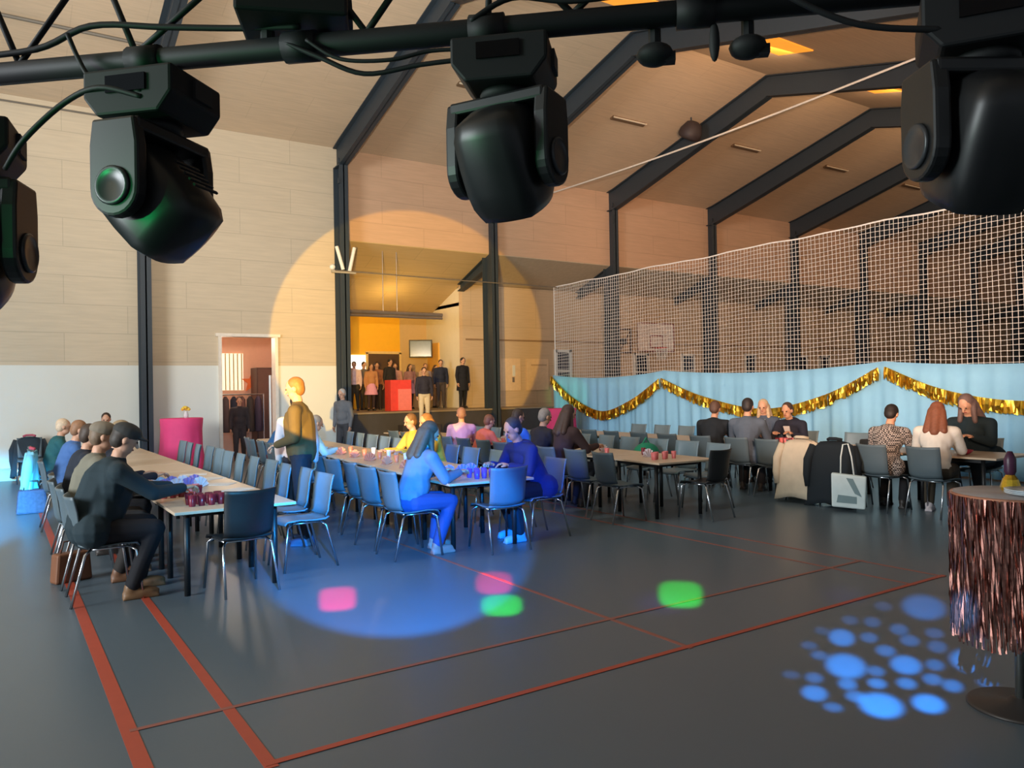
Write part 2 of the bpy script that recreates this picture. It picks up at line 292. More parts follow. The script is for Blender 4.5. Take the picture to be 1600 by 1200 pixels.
# ------------------------------------------------------------------ portal frames
ORD = ['first', 'second', 'third', 'fourth', 'fifth', 'sixth', 'seventh', 'eighth', 'ninth', 'tenth', 'eleventh', 'twelfth', 'thirteenth', 'fourteenth', 'fifteenth', 'sixteenth']
def frame(k):
    X = XF[k]; fw = .22; dp = .50; cosr = math.cos(math.atan(SL))
    t = thing('portal_frame', 'dark grey steel portal frame, %s from the left of the hall' % ORD[k], 'steel frame', (X, YW, 0), 0, 'portal frames across the hall')
    yo, yi = -.06, -.06 - .42      # rear / front of the column (relative to the wall plane)
    if k >= 2: yo, yi = .22, -.28
    h = zc(YW + yi) - .02 - .64
    c = MB(); c.box((0, yi + .012, h / 2), (fw, .024, h)); c.box((0, yo - .012, h / 2), (fw, .024, h)); c.box((0, (yi + yo) / 2, h / 2), (.03, yo - yi, h))
    c.box((0, (yi + yo) / 2, .02), (fw + .12, yo - yi + .12, .04))
    c.build('column', steel, t)
    # haunch + rafter: I-profile following the roof down to the knee
    def sect(mb, p0, p1, d0, d1):
        # p = top point (y,z relative)
        y0, z0 = p0; y1, z1 = p1
        for (a0, a1) in ((0, .024), (None, None)):
            if a0 is None:
                q = [(0, y0, z0 - d0 + .024), (0, y1, z1 - d1 + .024), (0, y1, z1 - d1), (0, y0, z0 - d0)]
            else: q = [(0, y0, z0), (0, y1, z1), (0, y1, z1 - .024), (0, y0, z0 - .024)]
            mb.prism([(-fw / 2, y, z) for _, y, z in q], (0, 0, 0), (fw, 0, 0))
        mb.prism([(-.015, y, z) for y, z in ((y0, z0), (y1, z1), (y1, z1 - d1), (y0, z0 - d0))], (0, 0, 0), (.03, 0, 0))
    r = MB(); ztop = lambda y: zc(YW + y) - .02
    sect(r, (yo, EAVE - .02), (yi, ztop(yi)), EAVE - h, ztop(yi) - h)
    sect(r, (yi, ztop(yi)), (-2.0, ztop(-2.0)), ztop(yi) - h, .62)
    sect(r, (-2.0, ztop(-2.0)), (YR - YW, ztop(YR - YW)), .62, .54)
    r.build('rafter', steel, t)
    r2 = MB(); sect(r2, (YR - YW, ztop(YR - YW)), (-20, ztop(-20)), .52, .55); r2.build('rafter', steel, t)
    if k >= 2:
        a = MB(); sl = sl2; sect(a, (.22, AZ0 - .02 - sl * .22), (YA - YW, AZ1 - .02), .34, .22); a.build('annex_rafter', steel, t)
    # bolts plates on the outer knee
    for z in (EAVE - .95, EAVE - .45): MB().box((-fw / 2 - .02, yi - .01, z), (.04, .06, .12)).build('knee_plate', steel, t)
    return t
for k in range(12): frame(k)
# ceiling slot lights
for i, (x, y) in enumerate([(13.92, 15.22), (18.52, 15.2), (22.87, 15.17), (27.4, 15.17), (9.4, 15.3)]):
    t = thing('ceiling_light', 'slim ceiling light, %s from the left, in the far roof slope' % ORD[[1, 2, 3, 4, 0][i]], 'ceiling light', (x, y, zc(y)), 0, 'slim lights in the roof')
    rot = Matrix.Rotation(math.atan(-SL), 3, 'X')
    MB().box((0, 0, -.02), (1.15, .14, .05), rot).build('housing', M('light_housing', (120, 96, 72), .6), t); MB().box((0, -.085, -.035), (1.15, .03, .03), rot).build('diffuser', M('diffuser', (226, 214, 190), .4), t)
# skylights with evening sun in the near slope; the farthest are added unseen
sky = M('warm_skylight', (255, 170, 70), .4, 0, .25, 3, (255, 160, 48), 1.25)
n = 0
for (x, y, w, d) in [(13.8, 10.55, 1.5, .9), (9.9, 10.9, 1.5, .9), (18.1, 10.9, 1.3, .8), (22.6, 10.9, 1.3, .8), (27.0, 10.9, 1.3, .8)]:
    n += 1; rot = Matrix.Rotation(math.atan(SL), 3, 'X')
    struct(MB().box((0, 0, -.01), (w, d, .03), rot).build('window_%d' % n, sky, None, False, (x, y, zc(y))), 'skylight glowing orange in the near roof slope')
t = thing('loudspeaker', 'small dark loudspeaker hanging under the ceiling beside the fourth frame', 'loudspeaker', (15.5, 14.5, 8.45))
MB().lathe([(.10, .25), (.2, .2), (.3, 0), (.31, -.14), (.27, -.2)], 18, rot=Matrix.Rotation(R(35), 3, 'X')).build('cabinet', M('speaker_brown', (52, 42, 42), .6), t, True)
MB().lathe([(.25, -.2), (.2, -.22)], 18, rot=Matrix.Rotation(R(35), 3, 'X')).build('grille', blackmat, t, True); MB().tube([(0, .0, .36), (0, .0, .1)], .02).build('bracket', steel, t)
for (z, y, x1, l) in ((8.40, 16.15, 2.5, 'upper'), (7.66, 18.5, 2.6, 'lower')):
    tag(MB().tube([(-5, y, z - .04), (x1, y, z - .04)], .035 if l == 'upper' else .02).build('ceiling_pipe', M('pipe_grey', (112, 104, 92), .5)), '%s thin grey pipe under the roof at the far left' % l, 'pipe', 'pipes under the roof at the left')
# things on the second column and in the bays
t = thing('wall_bracket', 'white V-shaped bracket high on the second column', 'bracket', (XF[1], YW - .5, 4.6))
MB().tube([(-.22, 0, .62), (-.06, 0, .06)], .045).build('arm', white, t); MB().tube([(.24, 0, .62), (.10, 0, .02)], .045).build('arm', white, t)
MB().box((-.05, 0, 0), (.62, .07, .06)).build('crossbar', M('bracket_grey', (170, 160, 140), .5), t); MB().ell((-.34, -.02, .1), (.07, .07, .07)).build('cover', white, t)
tag(MB().tube([(6.9, YW - .55, 4.62), (10.5, YW - .4, 4.62), (13.8, YW - .3, 4.64)], .014, 6).build('track_wire', M('wire_grey', (120, 110, 95), .5)), 'thin grey track wire spanning from the bracket to the net', 'wire')
t = thing('hanging_rail', 'grey double rail hanging across the stage opening', 'rail', (8.8, YW + .25, 3.7))
for z, r in ((.03, .05), (-.06, .035)): MB().tube([(-1.45, 0, z), (1.45, 0, z)], r).build('pipe', M('rail_grey', (150, 138, 130), .35, .6), t)
for x in (-.3, .1): MB().tube([(x, 0, 0), (x, .0, 1.65)], .012, 6).build('hanger', MATS['rail_grey'], t)
# ------------------------------------------------------------------ lighting truss and moving heads
TA, TB = Vector((-1.0, 3.30, 2.48)), Vector((2.7, -.08, 2.48)); TD = (TB - TA).normalized(); TN = Vector((-TD.y, TD.x, 0))   # TN points away from the camera
if TN.y < 0: TN = -TN
def tp(x, off=0, dz=0):
    """point on the truss chord whose X is x"""
    k = (x - TA.x) / (TB.x - TA.x); return TA.lerp(TB, k) + TN * off + Vector((0, 0, dz))
t = thing('lighting_truss', 'black lighting truss spanning the top of the view in front of the hall', 'truss', (0, 0, 0))
MB().tube([TA, TB], .028, 14).build('main_chord', rig, t, True)
top = MB().tube([TA + Vector((0, 0, .36)) + TN * .1, TB + Vector((0, 0, .36)) + TN * .1], .024, 12).build('top_chord', rig, t, True)
for i, (x0, x1) in enumerate([(-.55, -.12), (-.12, -.62), (.06, -.10), (.06, .18), (.30, .16), (.30, .55), (.74, .56), (.74, .88), (1.10, .90), (1.10, 1.34), (1.6, 1.36), (1.6, 1.8)]):
    MB().tube([tp(x0, 0, .02), tp(x1, .1, .36)], .008, 8).build('brace', rig, t, True)
MB().tube([tp(.955, 0, 0), tp(.955, .1, .36)], .008, 8).build('brace', rig, t, True)
for x in (.32, .62, .955, 1.3):
    MB().tube([tp(x - .03), tp(x + .03)], .036, 12).build('coupler', rig, t, True)
def rounded(w, d, h, r, n=5):
    """outline in the XZ plane of a rounded rectangle, later extruded along Y"""
    pts = []
    for cx, cz, a0 in ((w / 2 - r, h / 2 - r, 0), (-w / 2 + r, h / 2 - r, 90), (-w / 2 + r, -h / 2 + r, 180), (w / 2 - r, -h / 2 + r, 270)):
        for i in range(n + 1):
            a = R(a0 + 90 * i / n); pts.append((cx + r * math.cos(a), cz + r * math.sin(a)))
    return pts
glossy = M('head_plastic', (20, 21, 23), .42, 0, .1, 20)
lensm = M('lens_glass', (8, 8, 12), .05, 0, .1)
def moving_head(label, x, pan, tilt, s=1.0, yp=0, up=False, off=0, dz=-.05, loc=None):
    p = loc if loc is not None else tp(x, off, dz)
    t = thing('moving_head', label, 'stage light', p, R(pan), 'moving head lights on the truss'); t.scale = (s, s, s)
    if up: t.rotation_euler = (math.pi, 0, R(pan))
    # base : box with bevelled lower corners
    b = MB(); b.prism([(-.135, -.115, 0), (.135, -.115, 0), (.135, -.115, -.075), (.095, -.115, -.125), (-.095, -.115, -.125), (-.135, -.115, -.075)], (0, 0, 0), (0, .23, 0))
    base = b.build('base', rig, t, bevel=.008)
    MB().box((0, -.118, -.045), (.12, .006, .045)).build('display', lensm, base); MB().box((.138, .02, -.04), (.012, .08, .05)).build('socket', blackmat, base)
    for sx in (-1, 1): MB().tube([(sx * .07, 0, 0), (sx * .07, 0, .035)], .018, 8).build('clamp', blackmat, base)
    MB().lathe([(.07, -.12), (.075, -.135), (.07, -.15)], 20).build('pan_bearing', blackmat, t, True)
    # yoke : cross bar and two rounded arms
    y = MB(); y.box((0, 0, -.165), (.30, .14, .036))
    for sx in (-1, 1):
        prof = [(-.065, -.15), (.065, -.15), (.075, -.22), (.075, -.33)] + [(.075 * math.cos(R(a)), -.335 - .075 * math.sin(R(a))) for a in range(15, 166, 15)] + [(-.075, -.33), (-.075, -.22)]
        y.prism([(sx * .142 - .02, q[0], q[1]) for q in prof], (0, 0, 0), (.04, 0, 0))
    yo = y.build('yoke', glossy, t, bevel=.008, rotz=R(yp))
    for sx in (-1, 1):
        rot = Matrix.Rotation(R(90 * sx), 3, 'Y')
        MB().lathe([(.052, 0), (.052, .006), (.046, .010), (.040, .006), (.0, .007)], 24, (sx * .162, 0, -.33), rot).build('pivot_cover', M('pivot_grey', (44, 46, 50), .35), yo, True)
    # head : rounded lamp body turning between the arms (local +Z of the head is the beam)
    rot = Matrix.Rotation(R(180 + tilt), 3, 'X'); c = Vector((0, 0, -.33))
    body = [(.0, -.155), (.05, -.152), (.082, -.135), (.094, -.10), (.098, -.03), (.098, .04), (.094, .08), (.086, .105), (.078, .125), (.072, .125), (.070, .115), (.0, .112)]
    h = MB(); vs = []; nn = 24
    for r, z in body:
        for j in range(nn):
            q = 2 * math.pi * j / nn; cx, sy = math.cos(q), math.sin(q)
            e = 1 / max(abs(cx), abs(sy)) ** .55
            v = Vector((r * cx * e * 1.12, r * sy * e * 1.25, z * 1.08)); vs.append(c + rot @ v)
    k = len(body); fs = [(i * nn + j, i * nn + (j + 1) % nn, (i + 1) * nn + (j + 1) % nn, (i + 1) * nn + j) for i in range(k - 1) for j in range(nn)]
    h.add(vs, fs); hd = h.build('head', glossy, t, True, rotz=R(yp))
    MB().lathe([(.066, .112), (.064, .124), (.045, .132), (0, .135)], 24, c, rot).build('lens', lensm, hd, True)
    v = MB()
    for q in range(5): v.box(c + rot @ Vector((0, -.135, -.09 + .022 * q)), (.10, .006, .008), rot)
    v.build('vent', blackmat, hd)
    return t
moving_head('black moving head light hanging second from the left, tipped towards lower right', .335, -46, 140, .88, 88, dz=-.055)
moving_head('black moving head light hanging in the middle of the truss', .985, -44, 32, .80, -18, dz=-.05)
moving_head('largest black moving head light, hanging from the truss at the right edge', 1.735, -58, 30, .90, 26, dz=-.04)
moving_head('black moving head light cut off by the left edge of the view', -.075, -12, 40, 1.0, -10, dz=-.12)
moving_head('black moving head light on top of the truss, cut off by the upper edge', .60, -24, 0, .95, 0, True, .03, .05)
t = thing('light_bar', 'long black LED bar strapped along the right part of the truss', 'light bar', (0, 0, 0))
ang = math.atan2(TD.y, TD.x); rz = Matrix.Rotation(ang, 3, 'Z')
MB().box(tp(1.50, -.02, .10), (.62, .10, .15), rz).build('housing', rig, t, bevel=.006); MB().box(tp(1.50, -.075, .10), (.58, .008, .05), rz).build('lens_strip', lensm, t)
for i, x in enumerate((1.235, 1.385)):
    t = thing('truss_clamp', ['wide black truss clamp hanging right of the middle moving head', 'black truss clamp just left of the orange skylight'][i], 'clamp', tp(x, .02, -.03), ang, 'clamps under the truss')
    MB().tube([(0, 0, .03), (0, 0, -.03)], .014).build('bolt', rig, t); MB().ell((0, 0, -.05), (.042, .036, .026)).build('wing_nut', blackmat, t, True); MB().box((.025, 0, -.06), (.04, .03, .02)).build('jaw', rig, t)
tag(MB().ell(tp(1.33, .0, -.07), (.012, .012, .045)).build('strap_end', blackmat, None, True), 'short black strap end dangling between the two truss clamps', 'strap')
def cable(label, pts, r=.006, mat=None):
    # smooth curve through the points
    P = [Vector(p) for p in pts]; out = []
    for i in range(len(P) - 1):
        p0, p1, p2, p3 = P[max(i - 1, 0)], P[i], P[i + 1], P[min(i + 2, len(P) - 1)]
        for q in range(6):
            u = q / 6; out.append(.5 * ((2 * p1) + (p2 - p0) * u + (2 * p0 - 5 * p1 + 4 * p2 - p3) * u * u + (3 * p1 - p0 - 3 * p2 + p3) * u ** 3))
    out.append(P[-1]); tag(MB().tube(out, r, 8).build('cable', mat or rig, None, True), label, 'cable', 'cables along the truss')
cable('black cable sagging below the truss left of the middle moving head', [tp(.60, -.03, 0), tp(.66, -.03, -.04), tp(.74, -.02, -.085), tp(.84, -.02, -.075), tp(.93, -.02, -.07)])
cable('second black cable running above the sagging one to the middle moving head', [tp(.64, -.035, .0), tp(.70, -.03, -.05), tp(.79, -.03, -.062), tp(.86, -.02, -.045), tp(.96, -.02, -.05)], .005)
cable('black cable drooping from the light bar into the right moving head', [tp(1.38, -.06, .06), tp(1.44, -.07, -.02), tp(1.54, -.07, -.09), tp(1.66, -.07, -.115)], .007)
cable('cable looping from the left moving head down to the one at the left edge', [tp(.06, -.05, -.36 + .1), tp(.12, -.08, -.2), tp(.20, -.08, -.12), tp(.28, -.1, -.10), tp(.36, -.1, -.13)], .007)
cable('short cable bending over the truss above the left moving head', [tp(.19, -.05, .06), tp(.21, -.05, 0), tp(.24, -.06, -.06), tp(.28, -.08, -.1), tp(.36, -.1, -.115)], .006)
cable('black cable lying along the top of the truss', [tp(-.1, -.01, .045), tp(.1, -.01, .05), tp(.22, -.02, .09), tp(.36, -.01, .075), tp(.5, 0, .06), tp(.62, -.01, .045)], .008)
cable('black cable curving up from the middle of the truss', [tp(.93, -.03, .01), tp(1.0, -.02, .06), tp(1.1, -.02, .04), tp(1.22, -.02, .05), tp(1.3, -.02, .09)], .007)
# white rope high across the hall
rp = [(13.8, y, 7.46 - .10 * math.sin(math.pi * (18.6 - y) / 11.2)) for y in [18.6 - 11.2 * i / 24 for i in range(25)]] + [(13.8, 7.2, 7.78)]
tag(MB().tube(rp, .022, 6).build('rope', M('white_rope', (225, 218, 205), .7)), 'white rope stretched high across the hall above the net', 'rope')
# ------------------------------------------------------------------ dividing net, white curtain, gold garlands
NX = 13.8; Y0, Y1 = 18.45, 3.4; ZT = 4.66
net = MB(); ny = int((Y0 - Y1) / .09); nz = 30
def nzv(y, z): return z - .05 * math.sin((y * 2.1)) * (z / ZT) * .3
for i in range(ny + 1):
    y = Y0 - i * .09 + random.uniform(-.008, .008)
    if i % 1 == 0: net.tube([(NX + .02 * math.sin(y * 1.3 + z), y + .012 * math.sin(z * 2 + y), nzv(y, z)) for z in (1.9, 2.8, 3.7, ZT)], 0.0062, 3, caps=False)
for k in range(nz + 1):
    z = 1.96 + (ZT - 1.96) * k / nz
    net.tube([(NX + .02 * math.sin(y * 1.3 + z), y, nzv(y, z) + .008 * math.sin(y * 5 + k)) for y in [Y0 - (Y0 - Y1) * i / 60 for i in range(61)]], 0.0062 if k < nz else .016, 3 if k < nz else 6, caps=False)
net.tube([(NX, Y0, z) for z in (0.02, 1.5, 3, ZT)], .012, 5)
tag(net.build('divider_net', M('net_cord', (244, 244, 240), .7)), 'white mesh divider net hanging across the hall behind the curtain', 'net')
cu = MB(); ncol = 420; rows = 6; HK = [18.5, 13.92, 8.2, 3.4]
def ctop(y):
    for a, b in zip(HK, HK[1:]):
        if b <= y <= a: return 2.06 - .13 * math.sin(math.pi * (a - y) / (a - b)) ** .8
    return 2.0
vs = []
for i in range(ncol + 1):
    y = 18.5 - 15.1 * i / ncol
    for j in range(rows + 1):
        w = j / rows; z = ctop(y) * (1 - w) + .03 * w
        vs.append((NX - .06 + (.012 + .03 * w) * math.sin(y * 13 + 2.2 * math.sin(y * 1.9) + .6 * w * math.sin(y * 3)) + .02 * w * math.sin(y * 29), y + .03 * w * math.sin(y * 2.3), z))
cu.add(vs, [(i * (rows + 1) + j, i * (rows + 1) + j + 1, (i + 1) * (rows + 1) + j + 1, (i + 1) * (rows + 1) + j) for i in range(ncol) for j in range(rows)])
cur = cu.build('white_curtain', M('curtain_fabric', (150, 213, 255), .8, 0, .05), None, True)  # bluer than the white cloth: cool backlight put into the base colour
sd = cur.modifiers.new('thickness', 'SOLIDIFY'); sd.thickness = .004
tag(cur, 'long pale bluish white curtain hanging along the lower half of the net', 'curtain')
gold = M('gold_foil', (228, 186, 66), .28, .9, .35, 60)
def garland(label, pts, drop):
    P = [Vector(p) for p in pts]; out = []
    for i in range(len(P) - 1):
        p0, p1, p2, p3 = P[max(i - 1, 0)], P[i], P[i + 1], P[min(i + 2, len(P) - 1)]
        for q in range(26):
            u = q / 26; out.append(.5 * ((2 * p1) + (p2 - p0) * u + (2 * p0 - 5 * p1 + 4 * p2 - p3) * u * u + (3 * p1 - p0 - 3 * p2 + p3) * u ** 3))
    g = MB()
    for a, b in zip(out, out[1:]):
        for layer in range(3):
            w = (b - a) * random.uniform(.7, 1.2); d = drop * random.uniform(.75, 1.05); x = random.uniform(-.03, .03); tw = random.uniform(-.04, .04)
            q0 = a + Vector((-.012 * layer, 0, .01)); m = Vector((random.uniform(-.035, .02), random.uniform(-.02, .02), -d * .5))
            g.add([q0, q0 + w + Vector((tw * .5, 0, 0)), q0 + w + m + Vector((tw, 0, 0)), q0 + m, q0 + w + Vector((x + tw, 0, -d)), q0 + Vector((x, 0, -d * random.uniform(.92, 1)))], [(0, 1, 2, 3), (3, 2, 4, 5)])
    t = thing('gold_garland', label, 'garland', out[0], 0, 'gold foil garlands on the curtain')
    g.v = [tuple(Vector(v) - out[0]) for v in g.v]
    g.build('fringe', gold, t); c = MB().tube([p - out[0] for p in out], .012, 6); c.build('cord', gold, t, True)
gx = NX - .17
garland('gold foil fringe garland at the left end of the curtain, above the pink table', [(gx, 18.45, 2.02), (gx, 17.5, 1.42), (gx, 16.2, 1.02), (gx, 15.0, 1.32), (gx, 13.95, 1.86)], .26)
garland('gold foil fringe garland in the middle of the curtain, behind the seated suits', [(gx, 13.9, 1.86), (gx, 12.6, 1.42), (gx, 10.9, 1.14), (gx, 9.4, 1.42), (gx, 8.24, 1.94)], .24)
garland('gold foil fringe garland at the right end of the curtain, above the three women', [(gx, 8.12, 1.94), (gx, 7.1, 1.52), (gx, 5.9, 1.32), (gx, 4.7, 1.45), (gx, 3.6, 1.9)], .24)
# ------------------------------------------------------------------ basketball hoops, windows and boards on the far wall
t = thing('basketball_hoop', 'white basketball backboard with red rim seen behind the net', 'basketball hoop', (19.4, YA - .1, 3.4))
MB().box((0, -.15, 0), (1.74, .04, 1.0)).build('backboard', M('backboard', (236, 226, 220), .5), t, bevel=.01)
f = MB()
for z in (.49, -.49): f.box((0, -.172, z), (1.74, .01, .03))
for x in (-.86, .86): f.box((x, -.172, 0), (.03, .01, 1.0))
for (x, z, w, h) in ((0, .06, .59, .04), (0, -.36, .59, .04), (-.28, -.15, .04, .45), (.28, -.15, .04, .45)): f.box((x, -.173, z), (w, .01, h))
f.build('marking', M('board_marking', (150, 80, 80), .6), t)
rim = MB(); rim.tube([(.225 * math.cos(a), -.42 + .225 * math.sin(a), -.39) for a in [2 * math.pi * i / 20 for i in range(21)]], .018, 6); rim.build('rim', M('rim_red', (215, 60, 50), .45), t, True)
nt_ = MB()
for i in range(10):
    a = 2 * math.pi * i / 10; nt_.tube([(.22 * math.cos(a), -.42 + .22 * math.sin(a), -.4), (.14 * math.cos(a + .6), -.42 + .14 * math.sin(a + .6), -.78)], .006, 4)
    nt_.tube([(.22 * math.cos(a), -.42 + .22 * math.sin(a), -.4), (.14 * math.cos(a - .6), -.42 + .14 * math.sin(a - .6), -.78)], .006, 4)
nt_.build('hoop_net', white, t); MB().box((0, -.02, 0), (.5, .24, .3)).build('wall_mount', steel, t)
t = thing('folded_hoop', 'second basketball backboard folded against the wall, seen edge-on left of the white one', 'basketball hoop', (18.0, YA - .1, 3.25))
f = MB()
for x in (-.27, .27): f.box((x, -.1, 0), (.05, .06, .8))
for z in (-.4, .4): f.box((0, -.1, z), (.58, .06, .05))
f.build('frame', M('hoop_frame', (70, 52, 55), .5), t); MB().tube([(-.2, -.1, -.3), (.2, -.1, .3)], .02).build('strut', MATS['hoop_frame'], t); MB().box((0, -.0, 0), (.2, .2, .2)).build('wall_mount', steel, t)
glass = M('dark_window_glass', (40, 44, 58), .15)
for i, (x, w, z0, z1) in enumerate([(15.44, .52, 1.0, 2.84), (18.88, .56, 1.0, 2.77), (21.2, .55, 1.0, 2.77), (24.64, .52, 1.0, 2.81), (27.9, .55, 1.0, 2.78), (29.4, .55, 1.0, 2.78)]):
    z = (z0 + z1) / 2; h = z1 - z0
    fr = MB()
    for s in (-1, 1): fr.box((s * (w / 2 + .04), 0, 0), (.09, .08, h + .16)); fr.box((0, 0, s * (h / 2 + .04)), (w + .16, .08, .09))
    fr.box((0, 0, h * .17), (w, .06, .05))
    o = struct(fr.build('window_%d' % (10 + i), white, None, False, (x, YA - .03, z)), 'narrow dark window in the back wall of the side bays')
    MB().box((0, .01, 0), (w, .03, h)).build('pane', glass, o)
for i, (x, w) in enumerate([(13.4, .72), (14.42, .86)]):
    t = thing('notice_board', ['pale notice board with papers on the far wall, nearer the second-room column', 'pale notice board on the far wall beside the left edge of the net'][i], 'notice board', (x, YA - .02, 2.12))
    MB().box((0, 0, 0), (w, .03, 1.0)).build('board', M('board_beige', (226, 196, 160), .7), t)
    if i == 0: MB().box((.1, -.02, .12), (.10, .01, .34)).build('paper', white, t); MB().box((.08, -.02, -.16), (.08, .01, .16)).build('paper', M('photo_grey', (120, 110, 105), .6), t)
    else: MB().box((.05, -.02, .3), (.6, .01, .05)).build('paper', M('paper_tan', (190, 160, 130), .6), t)
# stage room fittings
B('door_2', (10.16, SB - .03, (SF + 2.84) / 2), (1.05, .08, 2.84 - SF), M('dark_door', (84, 62, 44), .5), 'dark brown door in the yellow stage wall')
fr = MB(); fr.box((10.16, SB - .02, 2.88), (1.2, .1, .08))
for x in (9.6, 10.72): fr.box((x, SB - .02, (SF + 2.88) / 2), (.08, .1, 2.88 - SF))
struct(fr.build('trim_23', M('door_frame_cream', (230, 200, 140), .5)))
struct(MB().box((9.22, SB - .02, 2.45), (.66, .06, .7)).build('window_20', M('bright_window', (255, 250, 240), .3, 0, .02, 2, (255, 248, 235), 2.2)), 'bright daylight window beside the dark stage door')
struct(MB().box((11.68, SB - .5, 2.3), (.05, .75, 1.75)).build('door_3', M('lit_doorway', (240, 185, 90), .5), None), 'yellow-lit doorway in the side wall of the stage room')  # panel standing for a doorway, its yellow light put into the colour
t = thing('television', 'dark wall-mounted television above the people on the stage', 'television', (11.1, SB - .75, 2.98), R(-28))
MB().box((0, 0, 0), (.72, .06, .56)).build('housing', black, t, bevel=.01); MB().box((0, -.034, 0), (.64, .01, .48)).build('screen', M('tv_screen', (70, 84, 84), .15), t); MB().box((.0, .41, .0), (.08, .80, .08)).build('bracket', steel, t)
# side room seen through the doorway
wd = MB()
wd.box((5.62, 22.97, 2.3), (.66, .06, 1.05))
o = struct(wd.build('window_21', M('blind_window', (255, 246, 225), .4, 0, .02, 2, (255, 240, 205), 1.1)), 'bright window with vertical blinds in the side room')
for i in range(6): MB().box((5.34 + .112 * i, 22.92, 2.3), (.03, .02, 1.04)).build('blind_slat', M('blind_tan', (190, 168, 120), .6), o)
t = thing('open_door', 'white door leaf standing open at the right of the doorway', 'door', (5.52, YW + .28, 0), R(62))
MB().box((.4, 0, 1.05), (.8, .045, 2.1)).build('leaf', white, t); MB().tube([(.7, -.05, 1.02), (.7, .05, 1.02)], .015).build('handle', chrome, t)
t = thing('coat_rack', 'rack of dark coats standing in the orange side room', 'coat rack', (5.55, 22.0, 0))
MB().tube([(-.7, 0, 1.65), (.7, 0, 1.65)], .02).build('rail', chrome, t)
for x in (-.7, .7): MB().tube([(x, 0, 0), (x, 0, 1.66)], .02).build('post', chrome, t)
for i in range(6):
    c = MB(); c.lathe([(.05, 1.6), (.16, 1.5), (.18, 1.1), (.22, .65), (.2, .62)], 10); c.v = [(v[0] * .55 + -.55 + .22 * i, v[1], v[2]) for v in c.v]
    tag(c.build('coat', M('coat_rack_%d' % i, [(40, 38, 44), (70, 58, 60), (30, 34, 50), (90, 60, 56), (48, 44, 44), (60, 50, 70)][i], .9), None, True, (5.55, 22.0, 0)), ['charcoal', 'taupe', 'navy', 'rust brown', 'dark grey', 'dusty violet'][i] + ' coat hanging on the rack in the side room', 'coat', 'coats on the rack')
t = thing('cabinet', 'tall dark cupboard behind the open white door', 'cabinet', (6.55, 22.6, 0)); MB().box((0, 0, 1.2), (.8, .6, 2.4)).build('body', M('cabinet_dark', (86, 60, 52), .5), t); MB().box((-.02, -.31, 1.2), (.7, .03, 2.3)).build('door', M('cabinet_door', (104, 74, 62), .5), t)
star = MB(); pts = []
for i in range(10):
    a = R(90 + 36 * i); r = .32 if i % 2 == 0 else .13; pts.append((r * math.cos(a), 0, r * math.sin(a)))
star.prism(pts, (0, 0, 0), (0, .06, 0)); tag(star.build('star_decoration', M('star_orange', (250, 120, 50), .5), None, False, (6.2, 22.9, 2.0)), 'orange star decoration on the side room wall', 'decoration')
# ------------------------------------------------------------------ tables
ttop = M('table_laminate', (206, 184, 158), .38, 0, .05, 6)
TZ = .72
def make_table():
    t = thing('dining_table', 'x', 'table')
    MB().box((0, 0, TZ - .0125), (.98, 1.18, .025)).build('tabletop', ttop, t, bevel=.004)
    a = MB()
    for s in (-1, 1): a.box((s * .36, 0, TZ - .05), (.03, .80, .05)); a.box((0, s * .38, TZ - .05), (.72, .03, .05))
    a.build('frame', black, t)
    for sx in (-1, 1):
        for sy in (-1, 1): MB().tube([(sx * .36, sy * .38, 0), (sx * .36, sy * .38, TZ - .025)], .025, 10).build('leg', black, t, True)
    return t
proto_table = make_table(); used = [0]
ROWS = {}   # name -> (x of left edge centre line, y start, slope dx/dy, count)
def table_row(key, name, xc, y0, ang, n, grp):
    ROWS[key] = (xc, y0, math.tan(ang))
    for i in range(n):
        y = y0 + .6 + i * 1.2; x = xc + math.tan(ang) * (y - y0)
        lb = '%s beige dining table from the near end of the %s' % (ORD[i], name)
        if not used[0]: used[0] = 1; o = proto_table; o.location = (x, y, 0); o.rotation_euler = (0, 0, -ang); o['label'] = lb; o['group'] = grp
        else: o = dup(proto_table, (x, y, 0), -ang, lb, grp)
table_row('L', 'left table row', 1.66, 6.62, 0, 8, 'tables of the left row')
table_row('M', 'middle table row', 4.24, 6.76, R(4.5), 8, 'tables of the middle row')
table_row('R', 'right table row', 7.22, 6.88, R(4), 8, 'tables of the right row')
table_row('F', 'curtain-side table row', 10.45, 4.55, R(0), 8, 'tables of the far right row')
